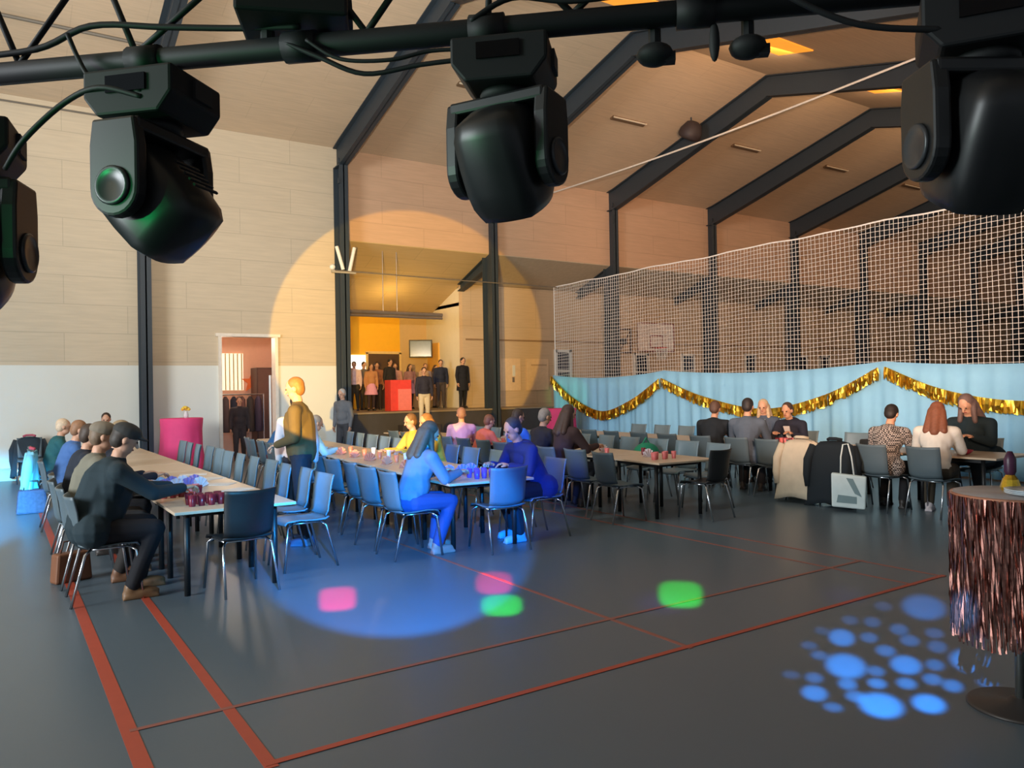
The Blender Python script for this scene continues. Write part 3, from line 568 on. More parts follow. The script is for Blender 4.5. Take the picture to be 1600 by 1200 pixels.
# ------------------------------------------------------------------ chairs
plast = {'grey': M('chair_grey_plastic', (112, 132, 142), .42, 0, .05), 'black': M('chair_black', (26, 27, 28), .5, 0, .05), 'slate': M('chair_slate_plastic', (88, 104, 112), .45, 0, .05)}  # the black entry has backlit shade put into the chair colour
CH = .86
def make_chair(kind):
    t = thing('chair', 'x', 'chair'); m = plast[kind]
    def sheet(prof, w0, w1, th, dish):
        mb = MB(); n = 8; k = len(prof); vs = []
        for side in (0, 1):
            for i, (y, z, ny_, nz_) in enumerate(prof):
                w = w0 + (w1 - w0) * i / (k - 1)
                for j in range(n + 1):
                    u = j / n * 2 - 1; d = dish * (u * u) + (-th if side else 0)
                    vs.append((u * w / 2, y + ny_ * d, z + nz_ * d))
        N = (n + 1) * k; fs = []
        for i in range(k - 1):
            for j in range(n):
                a = i * (n + 1) + j; q = (a, a + 1, a + n + 2, a + n + 1); fs += [q, tuple(v + N for v in q[::-1])]
        ring = [j for j in range(n)] + [i * (n + 1) + n for i in range(k - 1)] + [(k - 1) * (n + 1) + j for j in range(n, 0, -1)] + [i * (n + 1) for i in range(k - 1, 0, -1)]
        for a, b in zip(ring, ring[1:] + ring[:1]): fs.append((b, a, a + N, b + N))
        return mb.add(vs, fs)
    seat = [(.23, .425, 0, 1), (.21, .45, 0, 1), (.10, .458, 0, 1), (-.05, .448, 0, 1), (-.16, .45, .2, 1), (-.20, .47, .6, .8)]
    sheet(seat, .43, .42, .012, .015).build('seat', m, t, True)
    back = [(-.20, .472, 1, .4), (-.225, .52, 1, .2), (-.24, .62, 1, .12), (-.255, .74, 1, .12), (-.275, .83, 1, .15), (-.285, CH, 1, .2)]
    sheet(back, .40, .43, .014, .045).build('backrest', m, t, True)
    for sx in (-1, 1):
        MB().tube([(sx * .17, .15, .435), (sx * .205, .205, .40), (sx * .225, .25, 0)], .0115, 8).build('leg', chrome, t, True)
        MB().tube([(sx * .17, -.12, .435), (sx * .205, -.165, .40), (sx * .225, -.27, 0)], .0115, 8).build('leg', chrome, t, True)
    f = MB(); f.tube([(-.17, .15, .432), (.17, .15, .432)], .010, 6); f.tube([(-.17, -.12, .432), (.17, -.12, .432)], .010, 6)
    for sx in (-1, 1): f.tube([(sx * .17, .15, .432), (sx * .17, -.12, .432)], .010, 6)
    f.build('seat_frame', chrome, t, True); return t
protos = {k: make_chair(k) for k in plast}; cused = set()
def chair(kind, x, y, face, label, group=None):
    """face = heading in degrees of the sitter, 0 = along +Y, 90 = towards -X"""
    if kind not in cused: cused.add(kind); o = protos[kind]; o.location = (x, y, 0); o.rotation_euler = (0, 0, R(face)); o['label'] = label
    else: o = dup(protos[kind], (x, y, 0), R(face), label)
    if group: o['group'] = group
    elif 'group' in o: del o['group']
    return o
def seat_x(key, side, y):
    xc, y0, sl = ROWS[key]; return xc + sl * (y - y0) + ((-.95 if key == 'L' else -.80) if side == 'l' else .80)
RN = {'L': 'left table row', 'M': 'middle table row', 'R': 'right table row', 'F': 'curtain-side table row'}
SKIP = {('L', 'l'): {4, 5, 7, 8}, ('F', 'r'): {1}}
def chair_row(key, side, ys, taken, kind='grey', jit=.03, dx=0):
    for i, y in enumerate(ys):
        if i in SKIP.get((key, side), ()): continue
        x = seat_x(key, side, y) + random.uniform(-jit, jit) + dx; f = (-90 if side == 'l' else 90) + random.uniform(-5, 5)
        occ = i in taken
        chair(kind, x, y, f, '%s %s chair, %s from near end, %s side of the %s' % ('occupied' if occ else 'empty', {'grey': 'blue-grey', 'slate': 'slate grey'}[kind], ORD[i], {'l': 'left', 'r': 'right'}[side], RN[key]), 'chairs along the %s' % RN[key])
yL = [7.2 + .70 * i for i in range(12)]; yLr = [7.35 + .64 * i for i in range(12)]
yM = [7.15 + .62 * i for i in range(13)]; yMr = [7.15 + .70 * i for i in range(12)]
yR = [7.35 + .65 * i for i in range(12)]; yRr = [7.35 + .65 * i for i in range(12)]
yF = [5.15, 5.80, 6.35, 6.90, 7.45, 8.05, 8.75, 9.5, 10.2, 10.9, 11.6, 12.3]; yFr = [5.35, 6.2, 7.3, 8.25, 8.9, 9.6, 10.3, 11.0, 11.7, 12.4]
chair_row('L', 'l', yL, {0, 1, 2, 3, 6, 9}, 'slate'); chair_row('L', 'r', yLr, set())
chair_row('M', 'l', yM, {0, 7, 9, 11}, 'slate'); chair_row('M', 'r', yMr, {0, 4, 5})
chair_row('R', 'l', yR, {2, 3, 4, 6, 7}, 'slate'); chair_row('R', 'r', yRr, set())
chair_row('F', 'l', yF, {0, 1, 5, 6}, 'slate'); chair_row('F', 'r', yFr, {0, 3, 4})
chair('black', 1.72, 6.80, 6, 'black chair, back to the camera, at the near end of the left table row')
chair('slate', 4.36, 6.86, -4, 'grey chair lit bright blue at the near end of the middle table row')
chair('black', 7.44, 6.84, 6, 'black chair, back to the camera, at the near end of the right table row')
chair('slate', -0+.55, 17.9, 180, 'lone dark chair standing against the white wall at the far left')
# ------------------------------------------------------------------ coats and bags at the chairs
def coat_on_chair(name, label, cat, x, y, face, col, z0, w=.27, group=None, sleeves=True, inner=None):
    t = thing(name, label, cat, (x, y, 0), R(face)); m = M('%s_%d_%d_%d' % ((name,) + col), col, .9, 0, .14, 10)
    mb = MB(); n = 40; lv = 12; vs = []; ph = random.uniform(0, 6)
    for i in range(lv + 1):
        u = i / lv; z = .885 - (.885 - z0) * u
        for j in range(n):
            a = 2 * math.pi * j / n; c, d = math.cos(a), math.sin(a)
            f = 1 + (.05 + .13 * u) * math.sin(5 * a + ph + u) + .06 * u * math.sin(9 * a + 2 * ph)
            sh = min(1, .62 + u * 3)
            vs.append((c * abs(c) ** -.25 * w * (1 + .22 * u) * f * sh if abs(c) > 1e-3 else 0, -.265 - .05 * u + d * (.055 + .07 * u) * f, z - (.02 * c * c if i == 0 else 0) + .03 * u * math.sin(3 * a + ph)))
    fs = [(i * n + j, i * n + (j + 1) % n, (i + 1) * n + (j + 1) % n, (i + 1) * n + j) for i in range(lv) for j in range(n)] + [tuple(range(n))]
    mb.add(vs, fs); b = mb.build('body', m, t, True); sd = b.modifiers.new('thickness', 'SOLIDIFY'); sd.thickness = .008
    MB().tube([(-.10, -.24, .90), (-.05, -.29, .915), (.05, -.29, .915), (.10, -.24, .90)], .022, 8).build('collar', m if not inner else M('lining_%d_%d_%d' % inner, inner, .9), t, True)
    if sleeves:
        for sx in (-1, 1): MB().tube([(sx * (w - .02), -.30, .82), (sx * (w + .05), -.33, .62), (sx * (w + .05), -.36, .42), (sx * (w + .03), -.36, .26)], [.055, .062, .055, .05], 10).build('sleeve', m, t, True)
    return t
coat_on_chair('coat', 'long beige coat draped over a chair back beside the black coat', 'coat', seat_x('F', 'l', 6.90), 6.90, -80, (196, 184, 162), .06, .27)
coat_on_chair('coat', 'long black coat draped over the chair behind the white tote bag', 'coat', seat_x('F', 'l', 6.35), 6.35, -86, (16, 28, 36), .03, .30)
coat_on_chair('coat', 'pale turquoise coat hanging on the chair of the blond person at far left', 'coat', seat_x('L', 'l', 13.5) , 13.5, -90, (130, 190, 200), .12, .27, inner=(200, 90, 110))
coat_on_chair('coat', 'dark grey coat with pink lining on the lone chair against the white wall', 'coat', 0.55, 17.9, 180, (44, 54, 62), .1, .24, inner=(190, 90, 110))
t = thing('tote_bag', 'white tote bag with grey print hanging from the black coat chair', 'bag', (seat_x('F', 'l', 6.35) - .50, 5.98, 0), R(-62))
b = MB(); b.prism([(-.20, -.05, .06), (.20, -.05, .04), (.22, -.05, .46), (-.20, -.05, .50)], (0, 0, 0), (0, .10, 0)); b.build('bag_body', M('tote_white', (206, 220, 220), .8), t, bevel=.02)
pr = MB(); pr.prism([(-.02, -.054, .44), (.06, -.054, .43), (.16, -.054, .20), (.08, -.054, .24)], (0, 0, 0), (0, .003, 0)); pr.prism([(-.14, -.054, .12), (.1, -.054, .11), (.1, -.054, .2), (-.12, -.054, .22)], (0, 0, 0), (0, .003, 0)); pr.build('print', M('tote_print', (120, 142, 146), .8), t)
MB().tube([(-.09, 0, .48), (-.085, .02, .70), (-.06, .05, .86), (.0, .06, .87), (.04, .05, .70), (.07, 0, .47)], .010, 8).build('strap', MATS['tote_white'], t, True)
t = thing('handbag', 'black handbag lying on the table above the black coat', 'bag', (seat_x('F', 'l', 6.35) + .50, 6.25, TZ), 0)
b = MB(); b.prism([(-.22, -.08, .0), (.22, -.08, 0), (.19, -.08, .15), (-.19, -.08, .16)], (0, 0, 0), (0, .16, 0)); b.build('bag_body', black, t, bevel=.02); MB().tube([(-.1, 0, .15), (-.07, 0, .22), (.07, 0, .22), (.1, 0, .15)], .009).build('handle', black, t, True)
t = thing('handbag', 'brown leather bag on the floor under the flat cap man', 'bag', (.55, 8.05, 0), R(20))
b = MB(); b.prism([(-.16, -.07, .0), (.16, -.07, 0), (.14, -.07, .26), (-.14, -.07, .26)], (0, 0, 0), (0, .14, 0)); b.build('bag_body', M('bag_brown', (120, 76, 50), .6), t, bevel=.02); MB().tube([(-.09, 0, .25), (-.06, 0, .36), (.06, 0, .36), (.09, 0, .25)], .008).build('handle', M('bag_strap', (80, 50, 36), .6), t, True)
t = thing('shopping_bag', 'pale plastic bag on the floor between the beige coat and the empty chair', 'bag', (seat_x('F', 'l', 7.15) + .05, 7.18, 0), 0)
b = MB(); b.lathe([(.12, 0), (.17, .03), (.18, .18), (.14, .32), (.11, .36)], 12); b.v = [(v[0] * (1 + .08 * math.sin(v[2] * 40 + v[1] * 20)), v[1] * .7, v[2]) for v in b.v]; b.build('bag_body', M('bag_pale', (206, 214, 196), .6), t, True); MB().tube([(-.05, 0, .34), (-.03, 0, .44), (.03, 0, .44), (.05, 0, .34)], .006).build('handle', MATS['bag_pale'], t, True)
t = thing('plaid_bag', 'dark plaid bag on the floor under the pale turquoise coat', 'bag', (.42, 13.15, 0), 0)
b = MB(); b.prism([(-.20, -.12, .0), (.20, -.12, 0), (.17, -.12, .34), (-.17, -.12, .34)], (0, 0, 0), (0, .24, 0)); b.build('bag_body', M('bag_plaid', (62, 56, 78), .8, 0, .5, 25), t, bevel=.03); MB().tube([(-.1, 0, .33), (-.07, 0, .46), (.07, 0, .46), (.1, 0, .33)], .012).build('handle', black, t, True)
# ------------------------------------------------------------------ pink cocktail tables with stretch covers
pink = M('pink_cloth', (238, 70, 130), .7, 0, .06)
def cocktail(label, x, y, r, h, top=True):
    t = thing('cocktail_table', label, 'cocktail table', (x, y, 0), 0, 'pink covered cocktail tables')
    n = 40; prof = [(r * 1.22, 0), (r * 1.12, .12), (r * .98, h * .5), (r * .96, h * .8), (r, h - .02), (r * .97, h), (0, h + .001)]
    mb = MB(); vs = []; k = len(prof)
    for i, (q, z) in enumerate(prof):
        for j in range(n):
            a = 2 * math.pi * j / n; f = 1 + (.06 * math.sin(7 * a) + .03 * math.sin(13 * a)) * max(0, 1 - z / h); vs.append((q * f * math.cos(a), q * f * math.sin(a), z))
    mb.add(vs, [(i * n + j, i * n + (j + 1) % n, (i + 1) * n + (j + 1) % n, (i + 1) * n + j) for i in range(k - 1) for j in range(n)]); mb.build('cover', pink, t, True)
    MB().tube([(0, 0, .0), (0, 0, h - .03)], .03).build('post', steel, t); MB().lathe([(.25, 0), (.25, .02), (.05, .03)], 20).build('base', steel, t)
    return t
cocktail('pink covered cocktail table standing against the white wall left of the doorway', 3.22, 17.3, .42, 1.18)
cocktail('pink covered cocktail table in front of the left end of the white curtain', 12.75, 16.9, .46, 1.12)
t = thing('flower_vase', 'vase of yellow flowers on the pink cocktail table by the wall', 'flowers', (3.3, 17.25, 1.181))
MB().lathe([(.04, 0), (.05, .06), (.03, .12), (.035, .14)], 12).build('vase', white, t, True)
for i in range(7): MB().ell((.07 * math.cos(i * .9) * (i > 0), .07 * math.sin(i * .9) * (i > 0), .18 + .02 * (i % 3)), (.035, .035, .03), None, 8, 6).build('flower', M('yellow_flower', (245, 205, 70), .7), t, True)
t = thing('red_box', 'red stand with salmon front panel in the middle of the stage', 'stand', (9.22, 19.55, SF))
MB().box((0, 0, .42), (.62, .4, .84)).build('body', M('red_stand', (236, 70, 60), .6), t, bevel=.01); MB().box((.10, -.205, .30), (.40, .02, .58)).build('front_panel', M('salmon_panel', (250, 130, 120), .6), t)
# ------------------------------------------------------------------ things on the tables
cups = {}
def small(kind, label, cat, x, y, group, z=TZ, s=1.0):
    if kind not in cups:
        if kind.startswith('tumbler'):
            c = {'tumbler_red': (120, 26, 44), 'tumbler_purple': (130, 70, 150), 'tumbler_pink': (226, 120, 120), 'tumbler_clear': (222, 214, 216), 'tumbler_orange': (240, 130, 90)}[kind]
            o = MB().lathe([(.024, 0), (.026, .004), (.034, .095), (.032, .095), (.025, .01)], 12).build('tumbler', M(kind, c, .3), None, True)
        elif kind.startswith('napkin'):
            c = {'napkin_purple': (176, 150, 210), 'napkin_white': (236, 226, 232), 'napkin_orange': (246, 150, 110)}[kind]
            mb = MB(); n = 13; vs = [(0, 0, .0)]
            for i in range(n): a = math.pi * i / (n - 1); vs.append((.085 * math.cos(a), .022 * (-1) ** i, .01 + .105 * math.sin(a)))
            mb.add(vs, [(0, i, i + 1) for i in range(1, n)]); o = mb.build('napkin', M(kind, c, .8)); sd = o.modifiers.new('thickness', 'SOLIDIFY'); sd.thickness = .004
        elif kind == 'bowl': o = MB().lathe([(.04, 0), (.08, .02), (.11, .06), (.105, .06), (.07, .025), (0, .015)], 16).build('snack_bowl', M('bowl_red', (150, 40, 60), .35), None, True)
        elif kind == 'bottle': o = MB().lathe([(.034, 0), (.036, .02), (.036, .15), (.014, .2), (.013, .25), (.0, .252)], 12).build('bottle', M('bottle_glass', (40, 60, 52), .15), None, True)
        elif kind == 'papers':
            o = MB().box((0, 0, .002), (.21, .297, .004)).build('paper_sheet', M('paper_white', (232, 228, 222), .7))
        cups[kind] = o; first = True
    else: o = cups[kind].copy(); COL.objects.link(o); first = False
    o.location = (x, y, z); o.rotation_euler = (0, 0, random.uniform(0, 6.28) if not kind.startswith('napkin') else random.uniform(-.5, .3)); tag(o, label, cat, group)
    return o
rr = random.Random(3)
for i in range(8): small('tumbler_red', 'dark red tumbler in the cluster at the near end of the left table', 'cup', 1.36 + .078 * (i % 4), 6.92 + .12 * (i // 4) + rr.uniform(-.02, .02), 'red tumblers on the left table')
for i in range(10): small('tumbler_red' if i % 3 else 'tumbler_pink', 'small %s tumbler in the second cluster along the left table' % ('dark red' if i % 3 else 'pink'), 'cup', 1.26 + .075 * (i % 5), 7.62 + .13 * (i // 5) + rr.uniform(-.02, .02), 'tumblers in the second cluster on the left table')
for i in range(10): small('napkin_purple' if i % 2 else 'napkin_white', 'folded %s napkin standing on the left table beyond the tumblers' % ('lilac' if i % 2 else 'white'), 'napkin', 1.26 + .11 * (i % 5), 8.25 + .25 * (i // 5), '%s napkins on the left table' % ('lilac' if i % 2 else 'white'))
for i in range(5): small('papers', 'white paper sheet lying on the left table', 'paper', 1.92 + .03 * (i % 2), 7.2 + .62 * i, 'paper sheets on the left table')
for i in range(6): small('tumbler_purple', 'purple tumbler near the blue-lit woman on the middle table', 'cup', 4.20 + .09 * (i % 3), 7.02 + .16 * (i // 3), 'purple tumblers on the middle table')
for i in range(4): small('napkin_purple', 'lilac folded napkin near the blue-lit woman on the middle table', 'napkin', 4.02 + .14 * i, 7.5 + .05 * (i % 2), 'lilac napkins on the middle table')
for i in range(14):
    y = 8.5 + .22 * i; xx = seat_x('M', 'l', y) + .52 + .22 * (i % 3)
    small(['napkin_orange', 'tumbler_orange', 'tumbler_clear'][i % 3], ['folded orange napkin', 'orange tumbler', 'clear tumbler'][i % 3] + ' along the far part of the middle table', ['napkin', 'cup', 'cup'][i % 3], xx, y, ['orange napkins', 'orange tumblers', 'clear tumblers'][i % 3] + ' on the middle table')  # orange light on the napkins and tumblers put into their colours
for i in range(16):
    y = 7.3 + .33 * i; xx = seat_x('R', 'l', y) + .55 + .2 * (i % 3)
    small(['tumbler_pink', 'napkin_white', 'tumbler_red'][i % 3], ['pink tumbler', 'folded white napkin', 'dark red tumbler'][i % 3] + ' on the right table row', ['cup', 'napkin', 'cup'][i % 3], xx, y, ['pink tumblers', 'white napkins', 'red tumblers'][i % 3] + ' on the right table row')
for i in range(5): small('tumbler_pink', 'pink tumbler in the cluster on the near corner of the right table', 'cup', 7.0 + .085 * i, 7.28 + .06 * (i % 2), 'pink tumblers on the near corner of the right table')
for i in range(6): small('tumbler_red' if i % 2 else 'tumbler_pink', '%s tumbler on the table between the suited men' % ('dark red' if i % 2 else 'pink'), 'cup', 10.25 + .1 * (i % 3), 7.75 + .16 * (i // 3), '%s tumblers between the suited men' % ('red' if i % 2 else 'pink'))
small('bowl', 'dark red snack bowl on the table beside the man in navy suit', 'bowl', 10.62, 7.85, None)
small('bowl', 'dark red snack bowl on the table of the three women', 'bowl', 10.3, 5.1, None)
small('bottle', 'dark green bottle in front of the long-haired woman in dark teal coat', 'bottle', 10.75, 5.35, None)
t = thing('green_bag', 'green cloth bag lying on a chair beyond the right table row', 'bag', (seat_x('R', 'r', 8.65) + .0, 8.65, .47)); MB().ell((0, 0, .17), (.24, .16, .18), None, 16, 10).build('bag_body', M('green_cloth', (30, 140, 104), .8), t, True); MB().tube([(-.08, 0, .32), (0, 0, .42), (.08, 0, .32)], .012).build('handle', MATS['green_cloth'], t)
# ------------------------------------------------------------------ bar table with foil fringe
BTX, BTY, BTZ = 4.30, 1.88, 1.085
t = thing('bar_table', 'round grey-topped bar table with chrome post at the right edge', 'bar table', (BTX, BTY, 0))
MB().lathe([(0, BTZ - .03), (.28, BTZ - .03), (.284, BTZ - .015), (.28, BTZ), (0, BTZ)], 48).build('tabletop', M('bar_top', (150, 140, 138), .35), t, True)
MB().tube([(0, 0, .03), (0, 0, BTZ - .03)], .022, 16).build('post', M('post_metal', (170, 178, 176), .3, .9), t, True)
MB().lathe([(.24, 0), (.24, .008), (.23, .016), (.06, .026), (.04, .05), (.0, .05)], 48).build('base', M('base_dark', (58, 54, 52), .45, .2), t, True)
t = thing('foil_fringe_skirt', 'rose gold foil fringe skirt wrapped around the bar table', 'fringe', (BTX, BTY, 0))
fo = M('rose_gold_foil', (176, 124, 112), .24, .95, .55, 45)
g = MB(); rr = random.Random(5)
for i in range(430):
    a = 2 * math.pi * i / 430 + rr.uniform(-.01, .01); r0 = .288 + rr.uniform(0, .012); zb = .36 + rr.uniform(-.03, .05); w = .0055; vs = []; seg = 9; tw = rr.uniform(-.8, .8); fr = rr.uniform(2, 6)
    for k in range(seg + 1):
        u = k / seg; z = BTZ - .012 - (BTZ - .012 - zb) * u; an_ = tw + .9 * math.sin(fr * u * 5 + i); rad = r0 + .005 * math.sin(fr * u * 4 + i * 1.7) * u; c = Vector((math.cos(a + .006 * math.sin(u * 5 + i) * u) * rad, math.sin(a + .006 * math.sin(u * 5 + i) * u) * rad, z))
        tg = Vector((-math.sin(a), math.cos(a), 0)); rd = Vector((math.cos(a), math.sin(a), 0)); d = (tg * math.cos(an_) + rd * math.sin(an_)) * w; vs += [c - d, c + d]
    g.add(vs, [(2 * k, 2 * k + 1, 2 * k + 3, 2 * k + 2) for k in range(seg)])
g.build('fringe', fo, t)
MB().lathe([(.286, BTZ - .045), (.290, BTZ - .045), (.292, BTZ - .003), (.286, BTZ - .003)], 64).build('header_band', M('rose_gold_band', (214, 160, 140), .3, .8, .3, 30), t, True)
t = thing('gold_ornament', 'gold foil ornament with dark purple top on the bar table', 'ornament', (BTX + .07, BTY + .055, BTZ))
t.scale = (.8, .8, .8)
MB().lathe([(.055, 0), (.06, .02), (.045, .07), (.025, .10), (.0, .105)], 10).build('foil_base', gold, t); MB().lathe([(.022, .09), (.035, .12), (.036, .2), (.015, .25), (0, .252)], 12).build('top', M('purple_top', (70, 34, 60), .4), t, True)
t = thing('plastic_plates', 'stack of clear plastic plates on the front of the bar table', 'plates', (BTX - .10, BTY - .11, BTZ))
for i in range(3): MB().lathe([(.06, .004 + .008 * i), (.11, .016 + .008 * i), (.112, .02 + .008 * i), (.06, .007 + .008 * i)], 24).build('plate', M('plate_clear', (196, 206, 214), .15), t, True)
# ------------------------------------------------------------------ people
skin_m = M('skin', (206, 158, 130), .55, 0, .05); eye_m = M('eye_dark', (40, 30, 28), .3); lip_m = M('lips', (160, 92, 84), .5)
REMESH = []
def hands(mb, wrist, d, up, s, grip=.5):
    """palm, four bent fingers and a thumb; d = forearm direction, up = back of the hand"""
    d = d.normalized(); up = (up - d * up.dot(d)).normalized(); sd = d.cross(up)
    pc = wrist + d * .045 * s; rot = Matrix((sd, d, up)).transposed()
    mb.ell(pc, (.042 * s, .055 * s, .017 * s), rot, 10, 8)
    for i, (o, L) in enumerate(((-.030, .062), (-.010, .074), (.011, .070), (.030, .054))):
        p0 = wrist + d * .085 * s + sd * o * s; b1 = R(18 + 40 * grip); b2 = R(40 + 70 * grip)
        p1 = p0 + (d * math.cos(b1) - up * math.sin(b1)) * L * .55 * s; p2 = p1 + (d * math.cos(b2) - up * math.sin(b2)) * L * .5 * s
        mb.tube([p0, p1, p2], [.0095 * s, .0088 * s, .007 * s], 6); mb.ell(p2, (.007 * s,) * 3, None, 6, 4)
    sg = 1 if True else -1
    p0 = wrist + d * .03 * s - sd * .035 * s; p1 = p0 + (d * .6 - sd * .7 - up * .3).normalized() * .035 * s; p2 = p1 + (d * .9 - sd * .2 - up * .4).normalized() * .03 * s
    mb.tube([p0, p1, p2], [.012 * s, .0105 * s, .008 * s], 6); mb.ell(p2, (.008 * s,) * 3, None, 6, 4)
def person(label, x, y, face, pose='sit', s=1.0, lean=20, top=(60, 60, 60), legs=(40, 42, 50), hair=(60, 45, 35), style='short', group=None, hat=None, look=15, turn=0, wide=1.0, z=0,
           shoes=(50, 45, 42), arms='table', open_front=None, coat=False, vox=.016, cat='person', skirt=None, shawl=False):
    V = Vector; lr = R(lean)
    if pose == 'sit':
        pel = V((0, -.06, .53)); hip = .50
        knee = [V((sx * .12 * wide, .36, .51)) for sx in (-1, 1)]; ank = [V((sx * .13 * wide, .30 - .10 * (sx > 0), .09)) for sx in (-1, 1)]
        hips = [V((sx * .095 * wide, -.04, .52)) for sx in (-1, 1)]
    else:
        pel = V((0, 0, .95)); hips = [V((sx * .09 * wide, 0, .92)) for sx in (-1, 1)]
        knee = [V((sx * .10 * wide, .02 + .03 * sx, .50)) for sx in (-1, 1)]; ank = [V((sx * .11 * wide, -.02 + .05 * sx, .09)) for sx in (-1, 1)]
    axis = V((0, math.sin(lr), math.cos(lr))); fwd = V((0, math.cos(lr), -math.sin(lr)))
    waist = pel + axis * .17; chest = pel + axis * .36; neck = pel + axis * .53 + fwd * .0; 
    hd_lean = R(lean * .5); haxis = V((0, math.sin(hd_lean), math.cos(hd_lean)))
    head = neck + haxis * .17 + V((0, .02, 0))
    lk = R(look); tn = R(turn); hf = V((-math.sin(tn) * math.cos(lk), math.cos(tn) * math.cos(lk), -math.sin(lk)))
    hr = V((math.cos(tn), math.sin(tn), 0)); hu = hr.cross(hf); hrot = Matrix((hr, hf, hu)).transposed()
    sh = [neck - axis * .065 + V((sx * .185 * wide, 0, 0)) for sx in (-1, 1)]
    elbow = []; wrist = []; hup = []
    for i, sx in enumerate((-1, 1)):
        if arms == 'table':
            w = V((sx * .13, .40 + .06 * (i), .79)); e = (sh[i] + w) / 2 + V((sx * .08, -.05, -.13)); u = V((0, 0, 1))
        elif arms == 'reach':
            w = V((sx * .10, .52 + .06 * i, .80)); e = (sh[i] + w) / 2 + V((sx * .07, 0, -.09)); u = V((0, 0, 1))
        elif arms == 'chin':
            w = (V((sx * .05, .30, neck.z + .02)) if sx > 0 else V((sx * .12, .42, .79))); e = V((sx * .20, .34, .77)) if sx > 0 else (sh[i] + w) / 2 + V((sx * .08, -.05, -.13)); u = V((0, 1, 0)) if sx > 0 else V((0, 0, 1))
        elif arms == 'hold':
            w = V((sx * .07, .25, 1.06)); e = sh[i] + V((sx * .07, -.01, -.27)); u = V((0, .3, 1))
        else:
            e = sh[i] + V((sx * .05, -.02, -.28)); w = e + V((sx * .0, .06, -.25)); u = V((sx, 0, 0))
        elbow.append(e); wrist.append(w); hup.append(u)
    # ---- skin: one continuous body
    b = MB()
    b.ell(pel, (.155 * wide, .12, .12)); b.cap(pel, chest, .115, .125, 12); b.ell(chest, (.16 * wide, .11, .19), None)
    b.cap(neck - axis * .06, neck + haxis * .07, .058, .053, 10)
    for i in (0, 1):
        b.cap(chest + axis * .1, sh[i], .07, .055); b.cap(sh[i], elbow[i], .05, .042); b.cap(elbow[i], wrist[i], .040, .028)
        b.cap(hips[i], knee[i], .085, .06); b.cap(knee[i], ank[i], .058, .040); b.cap(ank[i] + V((0, -.02, -.03)), ank[i] + V((0, .14, -.055)), .036, .028)
    b.ell(head + hu * .025, (.073, .092, .095), hrot, 14, 10); b.ell(head + hf * .022 - hu * .055, (.055, .062, .062), hrot, 12, 8)
    b.cap(head + hf * .088 + hu * .012, head + hf * .106 - hu * .022, .009, .015, 8)
    for sx in (-1, 1): b.ell(head + hr * sx * .075 - hf * .005 - hu * .005, (.012, .022, .032), hrot, 8, 6); b.ell(head + hf * .080 + hr * sx * .032 + hu * .03, (.022, .012, .009), hrot, 8, 6)
    nm = 'person'; o = b.build(nm, [skin_m, eye_m, lip_m], None, True)
    o.location = (x, y, z); o.rotation_euler = (0, 0, R(face)); o.scale = (s, s, s)
    tag(o, label, cat, group)
    ex = MB()
    for i in (0, 1): hands(ex, wrist[i], wrist[i] - elbow[i], hup[i], 1.0, .35)
    for sx in (-1, 1): ex.ell(head + hf * .087 + hr * sx * .031 + hu * .012, (.013, .006, .008), hrot, 8, 6, 1)
    ex.ell(head + hf * .083 - hu * .052, (.024, .008, .007), hrot, 8, 6, 2)
    REMESH.append((o, max(.0095, vox * .62), ex))
    def cloth(name, mb, col, v=vox, rough=.85, var=.1, mats=None):
        c = mb.build(name, mats or M('%s_%d_%d_%d' % ((name,) + tuple(col)), col, rough, 0, var, 14), o, True); REMESH.append((c, v, None)); return c
    # ---- trousers
    t = MB(); t.ell(pel, (.172 * wide, .138, .13)); t.cap(pel, waist, .13, .125)
    for i in (0, 1):
        t.cap(hips[i], knee[i], .103, .078); t.cap(knee[i], ank[i] + V((0, 0, .02)), .074, .058)
    if skirt is None: cloth('trousers', t, legs)
    else:
        t = MB(); t.ell(pel, (.172 * wide, .138, .13)); t.lathe([(.13, 1.08), (.17, .95), (.26, .62), (.25, .60)], 14); cloth('skirt', t, skirt)
        t = MB()
        for i in (0, 1): t.cap(hips[i], knee[i], .09, .066); t.cap(knee[i], ank[i] + V((0, 0, .02)), .062, .048)
        cloth('leggings', t, legs)
    for i in (0, 1):
        q = MB(); a = ank[i]; q.ell(a + V((0, .055, -.045)), (.048, .14, .042)); q.cap(a + V((0, -.02, -.02)), a + V((0, -.02, .0)), .047, .045); q.box(a + V((0, .055, -.08)), (.085, .26, .02))
        c = q.build('shoe', M('shoe_%d_%d_%d' % tuple(shoes), shoes, .5), o, True); REMESH.append((c, .013, None))
    # ---- top
    t = MB(); t.ell(pel + axis * .04, (.178 * wide, .145, .13)); t.cap(pel + axis * .03, chest, .14 * wide, .145 * wide, 12); t.ell(chest + axis * .02, (.19 * wide, .135, .19))
    t.ell(waist + fwd * .02, (.17 * wide, .15, .16)); t.cap(neck - axis * .07, neck + haxis * .005, .078, .064, 10)
    for i in (0, 1):
        t.cap(chest + axis * .11, sh[i], .09, .075); t.cap(sh[i], elbow[i], .072, .060); t.cap(elbow[i], wrist[i] - (wrist[i] - elbow[i]).normalized() * .015, .058, .042)
    if coat:
        t.lathe([(.15, pel.z + .1), (.19 * wide, pel.z), (.22 * wide, pel.z - .33), (.2 * wide, pel.z - .34)], 14, (0, pel.y, 0)) if pose != 'sit' else t.cap(hips[0] + V((-.03, -.02, .02)), hips[1] + V((.03, -.02, .02)), .135, .135)
    top_o = cloth('jacket' if (coat or open_front) else 'sweater', t, top)
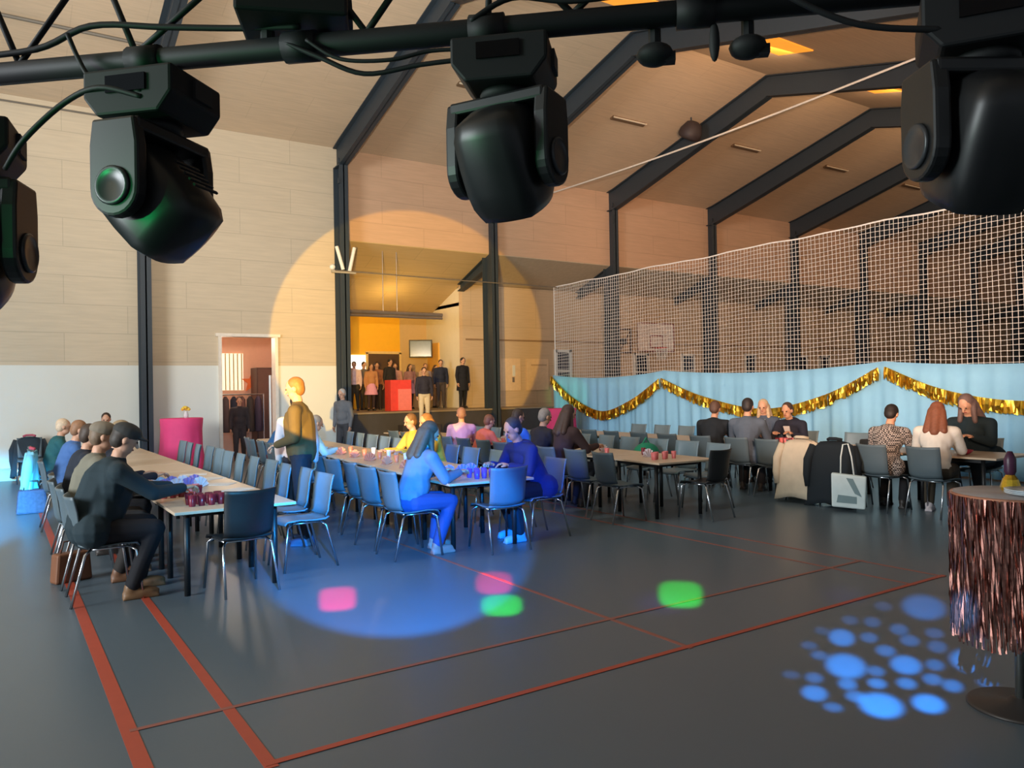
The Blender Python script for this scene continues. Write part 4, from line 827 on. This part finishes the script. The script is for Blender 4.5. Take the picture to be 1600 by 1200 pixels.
    if open_front:
        q = MB(); q.prism([chest + fwd * .128 + axis * .17 + V((-.05, 0, 0)), chest + fwd * .128 + axis * .17 + V((.05, 0, 0)), chest + fwd * .158 - axis * .1 + V((.03, 0, 0)), chest + fwd * .158 - axis * .1 + V((-.03, 0, 0))], (0, 0, 0), fwd * .012)
        q.build('shirt_front', M('shirt_%d_%d_%d' % tuple(open_front), open_front, .7), o)
    # ---- hair / hat
    hm = M('hair_%d_%d_%d' % tuple(hair), hair, .6, 0, .3, 40, bump=.4)
    h = MB()
    if style != 'bald':
        h.ell(head + hu * .042 - hf * .020, (.084, .094, .090), hrot, 14, 10)
        h.ell(head - hf * .045 + hu * .0, (.078, .066, .085), hrot, 12, 8)
        if style == 'long':
            down = V((0, 0, -1)); bk = neck - fwd * .07
            h.cap(head - hf * .06 - hu * .02, bk - axis * .10 - fwd * .045, .075, .055); 
            for sx in (-1, 1): h.cap(head + hr * sx * .062 - hf * .02, head + hr * sx * .085 - hf * .02 + down * .20, .036, .030); h.cap(head - hf * .05 + hr * sx * .05, bk + V((sx * .09, 0, 0)) - axis * .08 - fwd * .03, .05, .045)
        if style == 'bun': h.ell(head - hf * .10 + hu * .06, (.045, .045, .045), hrot)
    else:
        h.ell(head - hf * .035 - hu * .01, (.078, .066, .06), hrot, 12, 8)
    c = h.build('hair', hm, o, True); REMESH.append((c, .012, None))
    if hat:
        q = MB(); q.ell(head + hu * .065 - hf * .008, (.098, .112, .072), hrot, 14, 8); q.ell(head + hf * .105 + hu * .052, (.075, .060, .014), hrot, 12, 6)
        c = q.build('cap', M('cap_%d_%d_%d' % tuple(hat), hat, .8), o, True); REMESH.append((c, .011, None))
    if shawl:
        pass
    return o
FX, BX = -90, 90     # facing +X / facing -X
# --- left table row
near = dict(vox=.012)
person('heavy-set man in dark teal jacket and dark cap hunched over the left table', .70, 7.2, FX, s=1.08, lean=21, top=(26, 46, 54), legs=(18, 19, 26), hair=(60, 52, 46), hat=(52, 52, 50), look=25, wide=1.34, shoes=(128, 96, 66), arms='reach', coat=True, **near)
person('man in olive grey sweater and grey flat cap, second along the left table', .70, 7.9, FX, s=1.06, lean=13, top=(120, 118, 104), legs=(44, 40, 38), hair=(120, 100, 80), hat=(126, 116, 100), look=10, wide=1.12, shoes=(120, 84, 60), **near)
person('man in navy black jacket leaning forward just beyond the grey flat cap', .82, 8.6, FX, s=1.08, lean=24, top=(24, 32, 48), legs=(26, 28, 34), hair=(150, 130, 100), look=12, turn=-20, **near)
person('person in dark jacket half hidden, fourth along the left table', .72, 9.3, FX, s=1.02, lean=14, top=(30, 38, 52), hair=(70, 56, 46))
person('person with blue top at the left table beyond the men in caps', .74, 11.4, FX, s=1.02, lean=18, top=(70, 110, 170), hair=(150, 110, 80))
person('blond person in dark teal top sitting at the far left of the left table row', .72, 13.5, FX, s=1.0, lean=16, top=(34, 92, 98), hair=(216, 190, 160), look=5)
person('person in white top at the far end of the left table row, facing the wall', 1.75, 16.6, 170, s=1.0, lean=10, top=(214, 206, 190), hair=(60, 44, 34))
# --- people at the middle row, far part
person('person in dark blue sweater bending forward in front of the pink cocktail table', seat_x('M', 'l', yM[11]) + .05, yM[11], FX, s=1.0, lean=38, top=(42, 92, 140), legs=(110, 40, 50), hair=(60, 46, 40))
person('person in light blue shirt leaning over the far part of the middle table row', seat_x('M', 'l', yM[9]) + .05, yM[9], FX, s=1.0, lean=30, top=(150, 190, 232), legs=(70, 100, 160), hair=(110, 84, 70))
person('person in mint green shirt seated left of the standing man', seat_x('M', 'l', yM[7]) + .05, yM[7], FX, s=1.0, lean=22, top=(176, 218, 214), legs=(40, 40, 44), hair=(170, 150, 130))
person('standing man in olive sweater and dark trousers between the left and middle table rows', 2.80, 8.42, 62, 'stand', s=1.03, lean=4, top=(88, 72, 40), legs=(24, 26, 34), hair=(150, 100, 50), look=12, arms='hold', wide=1.15, shoes=(60, 80, 110), **near)
person('dark-haired person in white top standing behind the olive sweater man', 3.05, 9.35, -20, 'stand', s=.92, lean=0, top=(226, 206, 200), legs=(40, 36, 44), hair=(32, 26, 26), arms='down')
# --- middle row, near end
person('long-haired woman in grey-blue sweater and jeans on the near left of the middle table row', seat_x('M', 'l', 7.15) + .05, 7.15, FX, s=1.02, lean=22, top=(104, 120, 146), legs=(52, 70, 130), hair=(92, 70, 54), style='long', look=28, shoes=(176, 128, 120), arms='table', **near)
person('man in navy blue jacket leaning over the near right of the middle table row', seat_x('M', 'r', 7.15) - .04, 7.15, BX, s=1.05, lean=30, top=(24, 44, 112), legs=(24, 28, 44), hair=(58, 56, 58), look=24, shoes=(120, 170, 210), arms='table', coat=True, wide=1.05, **near)
person('short-haired person in yellow top, left of the two people in yellow light', seat_x('M', 'r', yMr[5]) - .04, yMr[5], BX, s=.98, lean=12, top=(236, 178, 60), hair=(120, 84, 50))  # yellow of the beam put into the clothing colour
person('long-haired person in yellow jacket, right of the two people in yellow light', seat_x('M', 'r', yMr[4]) - .04, yMr[4], BX, s=1.0, lean=16, top=(240, 186, 60), hair=(150, 104, 60), style='long')  # beam's yellow put into the jacket colour here too
# --- right row
person('person in pink and white top at the far part of the right table row', seat_x('R', 'l', yR[7]) + .05, yR[7], FX + 60, s=1.0, lean=8, top=(240, 176, 200), hair=(150, 110, 100))
person('person in coral jacket beside the pink and white top', seat_x('R', 'l', yR[6]) + .05, yR[6], FX, s=.95, lean=26, top=(240, 120, 96), hair=(140, 90, 70))
person('person in bright blue shirt seen beyond the grey-haired person in black vest', seat_x('R', 'l', yR[4]) + .05, yR[4], FX, s=1.0, lean=6, top=(60, 120, 214), hair=(70, 56, 50))
person('grey-haired person in black vest behind the navy jacket man', seat_x('R', 'l', yR[3]) + .05, yR[3], FX, s=1.02, lean=14, top=(40, 36, 38), hair=(150, 142, 140))
person('long brown haired person in dark clothes right behind the navy jacket man', seat_x('R', 'l', yR[2]) + .05, yR[2], FX, s=1.06, lean=12, top=(60, 40, 40), hair=(72, 52, 46), style='long')
# --- far right row
person('man in black suit seen from behind, leftmost at the far right table row', seat_x('F', 'l', 8.75) + .05, 8.75, FX + 25, s=1.06, lean=20, top=(22, 30, 38), legs=(24, 26, 30), hair=(90, 66, 54), wide=1.1, coat=True, look=20)
person('man in grey blazer seen from behind beside the black suit', seat_x('F', 'l', 8.05) + .05, 8.05, FX + 25, s=1.08, lean=12, top=(84, 96, 112), legs=(28, 30, 36), hair=(40, 34, 34), wide=1.08, coat=True)
person('light-haired woman in grey top facing the camera between the suited men', seat_x('F', 'r', 8.9) - .04, 8.9, BX + 25, s=1.05, lean=14, top=(70, 82, 100), hair=(196, 172, 140), style='long', open_front=(220, 220, 220))
person('man in dark navy suit and white shirt bending left over the far right table', seat_x('F', 'r', 8.25) - .04, 8.25, BX + 10, s=1.08, lean=34, top=(32, 36, 54), hair=(70, 52, 44), open_front=(226, 226, 230), coat=True)
person('auburn-haired woman in white top, back to the camera, right of the tote bag', seat_x('F', 'l', 5.15) + .06, 5.15, FX + 18, s=1.06, lean=20, top=(222, 220, 212), legs=(72, 64, 52), hair=(128, 78, 56), style='long', look=25, shoes=(220, 210, 214), vox=.014)
hound = person('dark-haired person in houndstooth jacket leaning right behind the black coat', seat_x('F', 'l', 5.80) + .05, 5.80, FX + 10, s=1.05, lean=26, top=(118, 106, 104), legs=(30, 30, 34), hair=(34, 28, 28), look=30, coat=True, vox=.014)
person('long-haired woman in dark teal coat, rightmost of the three women', seat_x('F', 'r', 5.35) - .04, 5.35, BX, s=1.16, lean=30, top=(20, 40, 48), legs=(30, 32, 38), hair=(108, 88, 84), style='long', look=35, wide=1.15, coat=True, vox=.014)
person('person in dark clothes standing in the doorway of the orange side room', 5.05, 19.9, 170, 'stand', s=.9, lean=3, top=(54, 48, 52), legs=(60, 52, 54), hair=(60, 44, 36), arms='down', vox=.02)
# --- stage
P = [(8.38, 20.6, 'child in white and pink top at the left end of the stage', (226, 200, 206), (58, 52, 40), (60, 40, 36), None, 1.0),
     (8.99, 21.4, 'child in grey jacket, second from the left on the stage', (110, 100, 96), (70, 60, 44), (40, 32, 30), None, 1.02),
     (8.75, 20.3, 'child in tan top with pink skirt on the stage', (196, 140, 96), (60, 44, 50), (90, 60, 40), (236, 170, 206), .95),
     (9.24, 21.0, 'child in brown jumper behind the pink skirt on the stage', (150, 96, 70), (50, 40, 40), (60, 44, 36), None, 1.0),
     (9.40, 20.5, 'tall dark-clad child behind the red box on the stage', (40, 38, 40), (36, 34, 40), (34, 28, 28), None, 1.05),
     (10.24, 20.9, 'child in mauve dress right of the red box on the stage', (150, 110, 116), (60, 50, 60), (70, 50, 44), (196, 140, 160), .96),
     (10.80, 21.0, 'child in beige top behind the khaki trousers on the stage', (190, 160, 140), (90, 80, 74), (120, 90, 70), None, .98),
     (11.12, 20.6, 'person in dark navy jacket below the television on the stage', (30, 36, 58), (70, 60, 58), (36, 30, 34), None, 1.05),
     (11.40, 21.5, 'person in grey cardigan right of the navy jacket on the stage', (120, 104, 100), (150, 126, 110), (80, 60, 50), None, .96),
     (11.52, 20.0, 'person in long black coat standing alone at the right of the stage', (22, 24, 34), (22, 24, 32), (30, 26, 28), None, 1.08)]
P += [(9.62, 21.9, 'child in dark brown top at the back of the stage beside the dark door', (84, 60, 52), (50, 44, 44), (50, 36, 30), None, 1.04),
     (10.1, 21.6, 'child in dusty rose top at the back of the stage', (186, 140, 136), (60, 54, 56), (86, 60, 46), None, 1.0),
     (8.60, 21.6, 'child in dark maroon top at the back left of the stage', (96, 50, 54), (46, 42, 46), (44, 32, 28), None, 1.06)]
for i, (px, py, lb, tp_, lg, hr_, sk, k) in enumerate(P):
    person(lb, px, py, 150 + (i * 37) % 50, 'stand', s=.78 * k, lean=2, top=tp_, legs=lg, hair=hr_, skirt=sk, style='long' if i in (2, 5, 8) else 'short', arms='down', z=SF, group='people on the stage', vox=.02, coat=(i == 9))
person('person in dark shirt and khaki trousers standing on the step in front of the stage', 9.25, 18.05, 160, 'stand', s=.84, lean=3, top=(40, 38, 52), legs=(206, 190, 160), hair=(80, 56, 44), arms='down', z=.78, vox=.018)
t = thing('stage_steps', 'dark wooden steps in front of the stage below the khaki trousers', 'steps', (9.25, 18.2, 0))
for i in range(3): MB().box((0, -.42 + .28 * i, .13 + .13 * i), (1.1, .30, .26 + .26 * i)).build('step', M('step_dark', (58, 52, 50), .6), t)
person('grey-haired person in grey jacket standing at the left foot of the stage', 6.72, 17.2, 120, 'stand', s=.98, lean=3, top=(104, 106, 110), legs=(60, 60, 64), hair=(190, 186, 180), arms='down', vox=.018)
def M_check(name, a, b, scale):
    m = bpy.data.materials.new(name); m.use_nodes = True; nt = m.node_tree; bs = nt.nodes['Principled BSDF']; bs.inputs['Roughness'].default_value = .85
    tc = nt.nodes.new('ShaderNodeTexCoord'); ck = nt.nodes.new('ShaderNodeTexChecker'); ck.inputs['Scale'].default_value = scale; ck.inputs['Color1'].default_value = lin(a); ck.inputs['Color2'].default_value = lin(b)
    nt.links.new(tc.outputs['Object'], ck.inputs['Vector']); nt.links.new(ck.outputs['Color'], bs.inputs['Base Color']); return m
for c in hound.children:
    if c.name.startswith('jacket'): c.data.materials[0] = M_check('houndstooth', (176, 166, 160), (40, 36, 36), 52)
# ------------------------------------------------------------------ remesh every garment and body into one smooth skin
for o, v, ex in REMESH:
    m = o.modifiers.new('skin', 'REMESH'); m.mode = 'VOXEL'; m.voxel_size = v; m.use_smooth_shade = True
    sm = o.modifiers.new('smooth', 'SMOOTH'); sm.factor = .5; sm.iterations = 2
bpy.context.view_layer.update(); dg = bpy.context.evaluated_depsgraph_get()
new = [(o, bpy.data.meshes.new_from_object(o.evaluated_get(dg)), ex) for o, v, ex in REMESH]
for o, me, ex in new:
    mats = list(o.data.materials); o.modifiers.clear()
    if ex is not None:
        vs = [tuple(v.co) for v in me.vertices]; fs = [tuple(p.vertices) for p in me.polygons]; n0 = len(vs); nf = len(fs)
        m2 = bpy.data.meshes.new('person'); m2.from_pydata(vs + ex.v, [], fs + [tuple(i + n0 for i in f) for f in ex.f]); m2.update()
        for m in mats: m2.materials.append(m)
        m2.polygons.foreach_set('material_index', [0] * nf + ex.mi); me = m2
    else:
        me.materials.clear()
        for m in mats: me.materials.append(m)
        me.polygons.foreach_set('material_index', [0] * len(me.polygons))
    me.polygons.foreach_set('use_smooth', [True] * len(me.polygons)); o.data = me
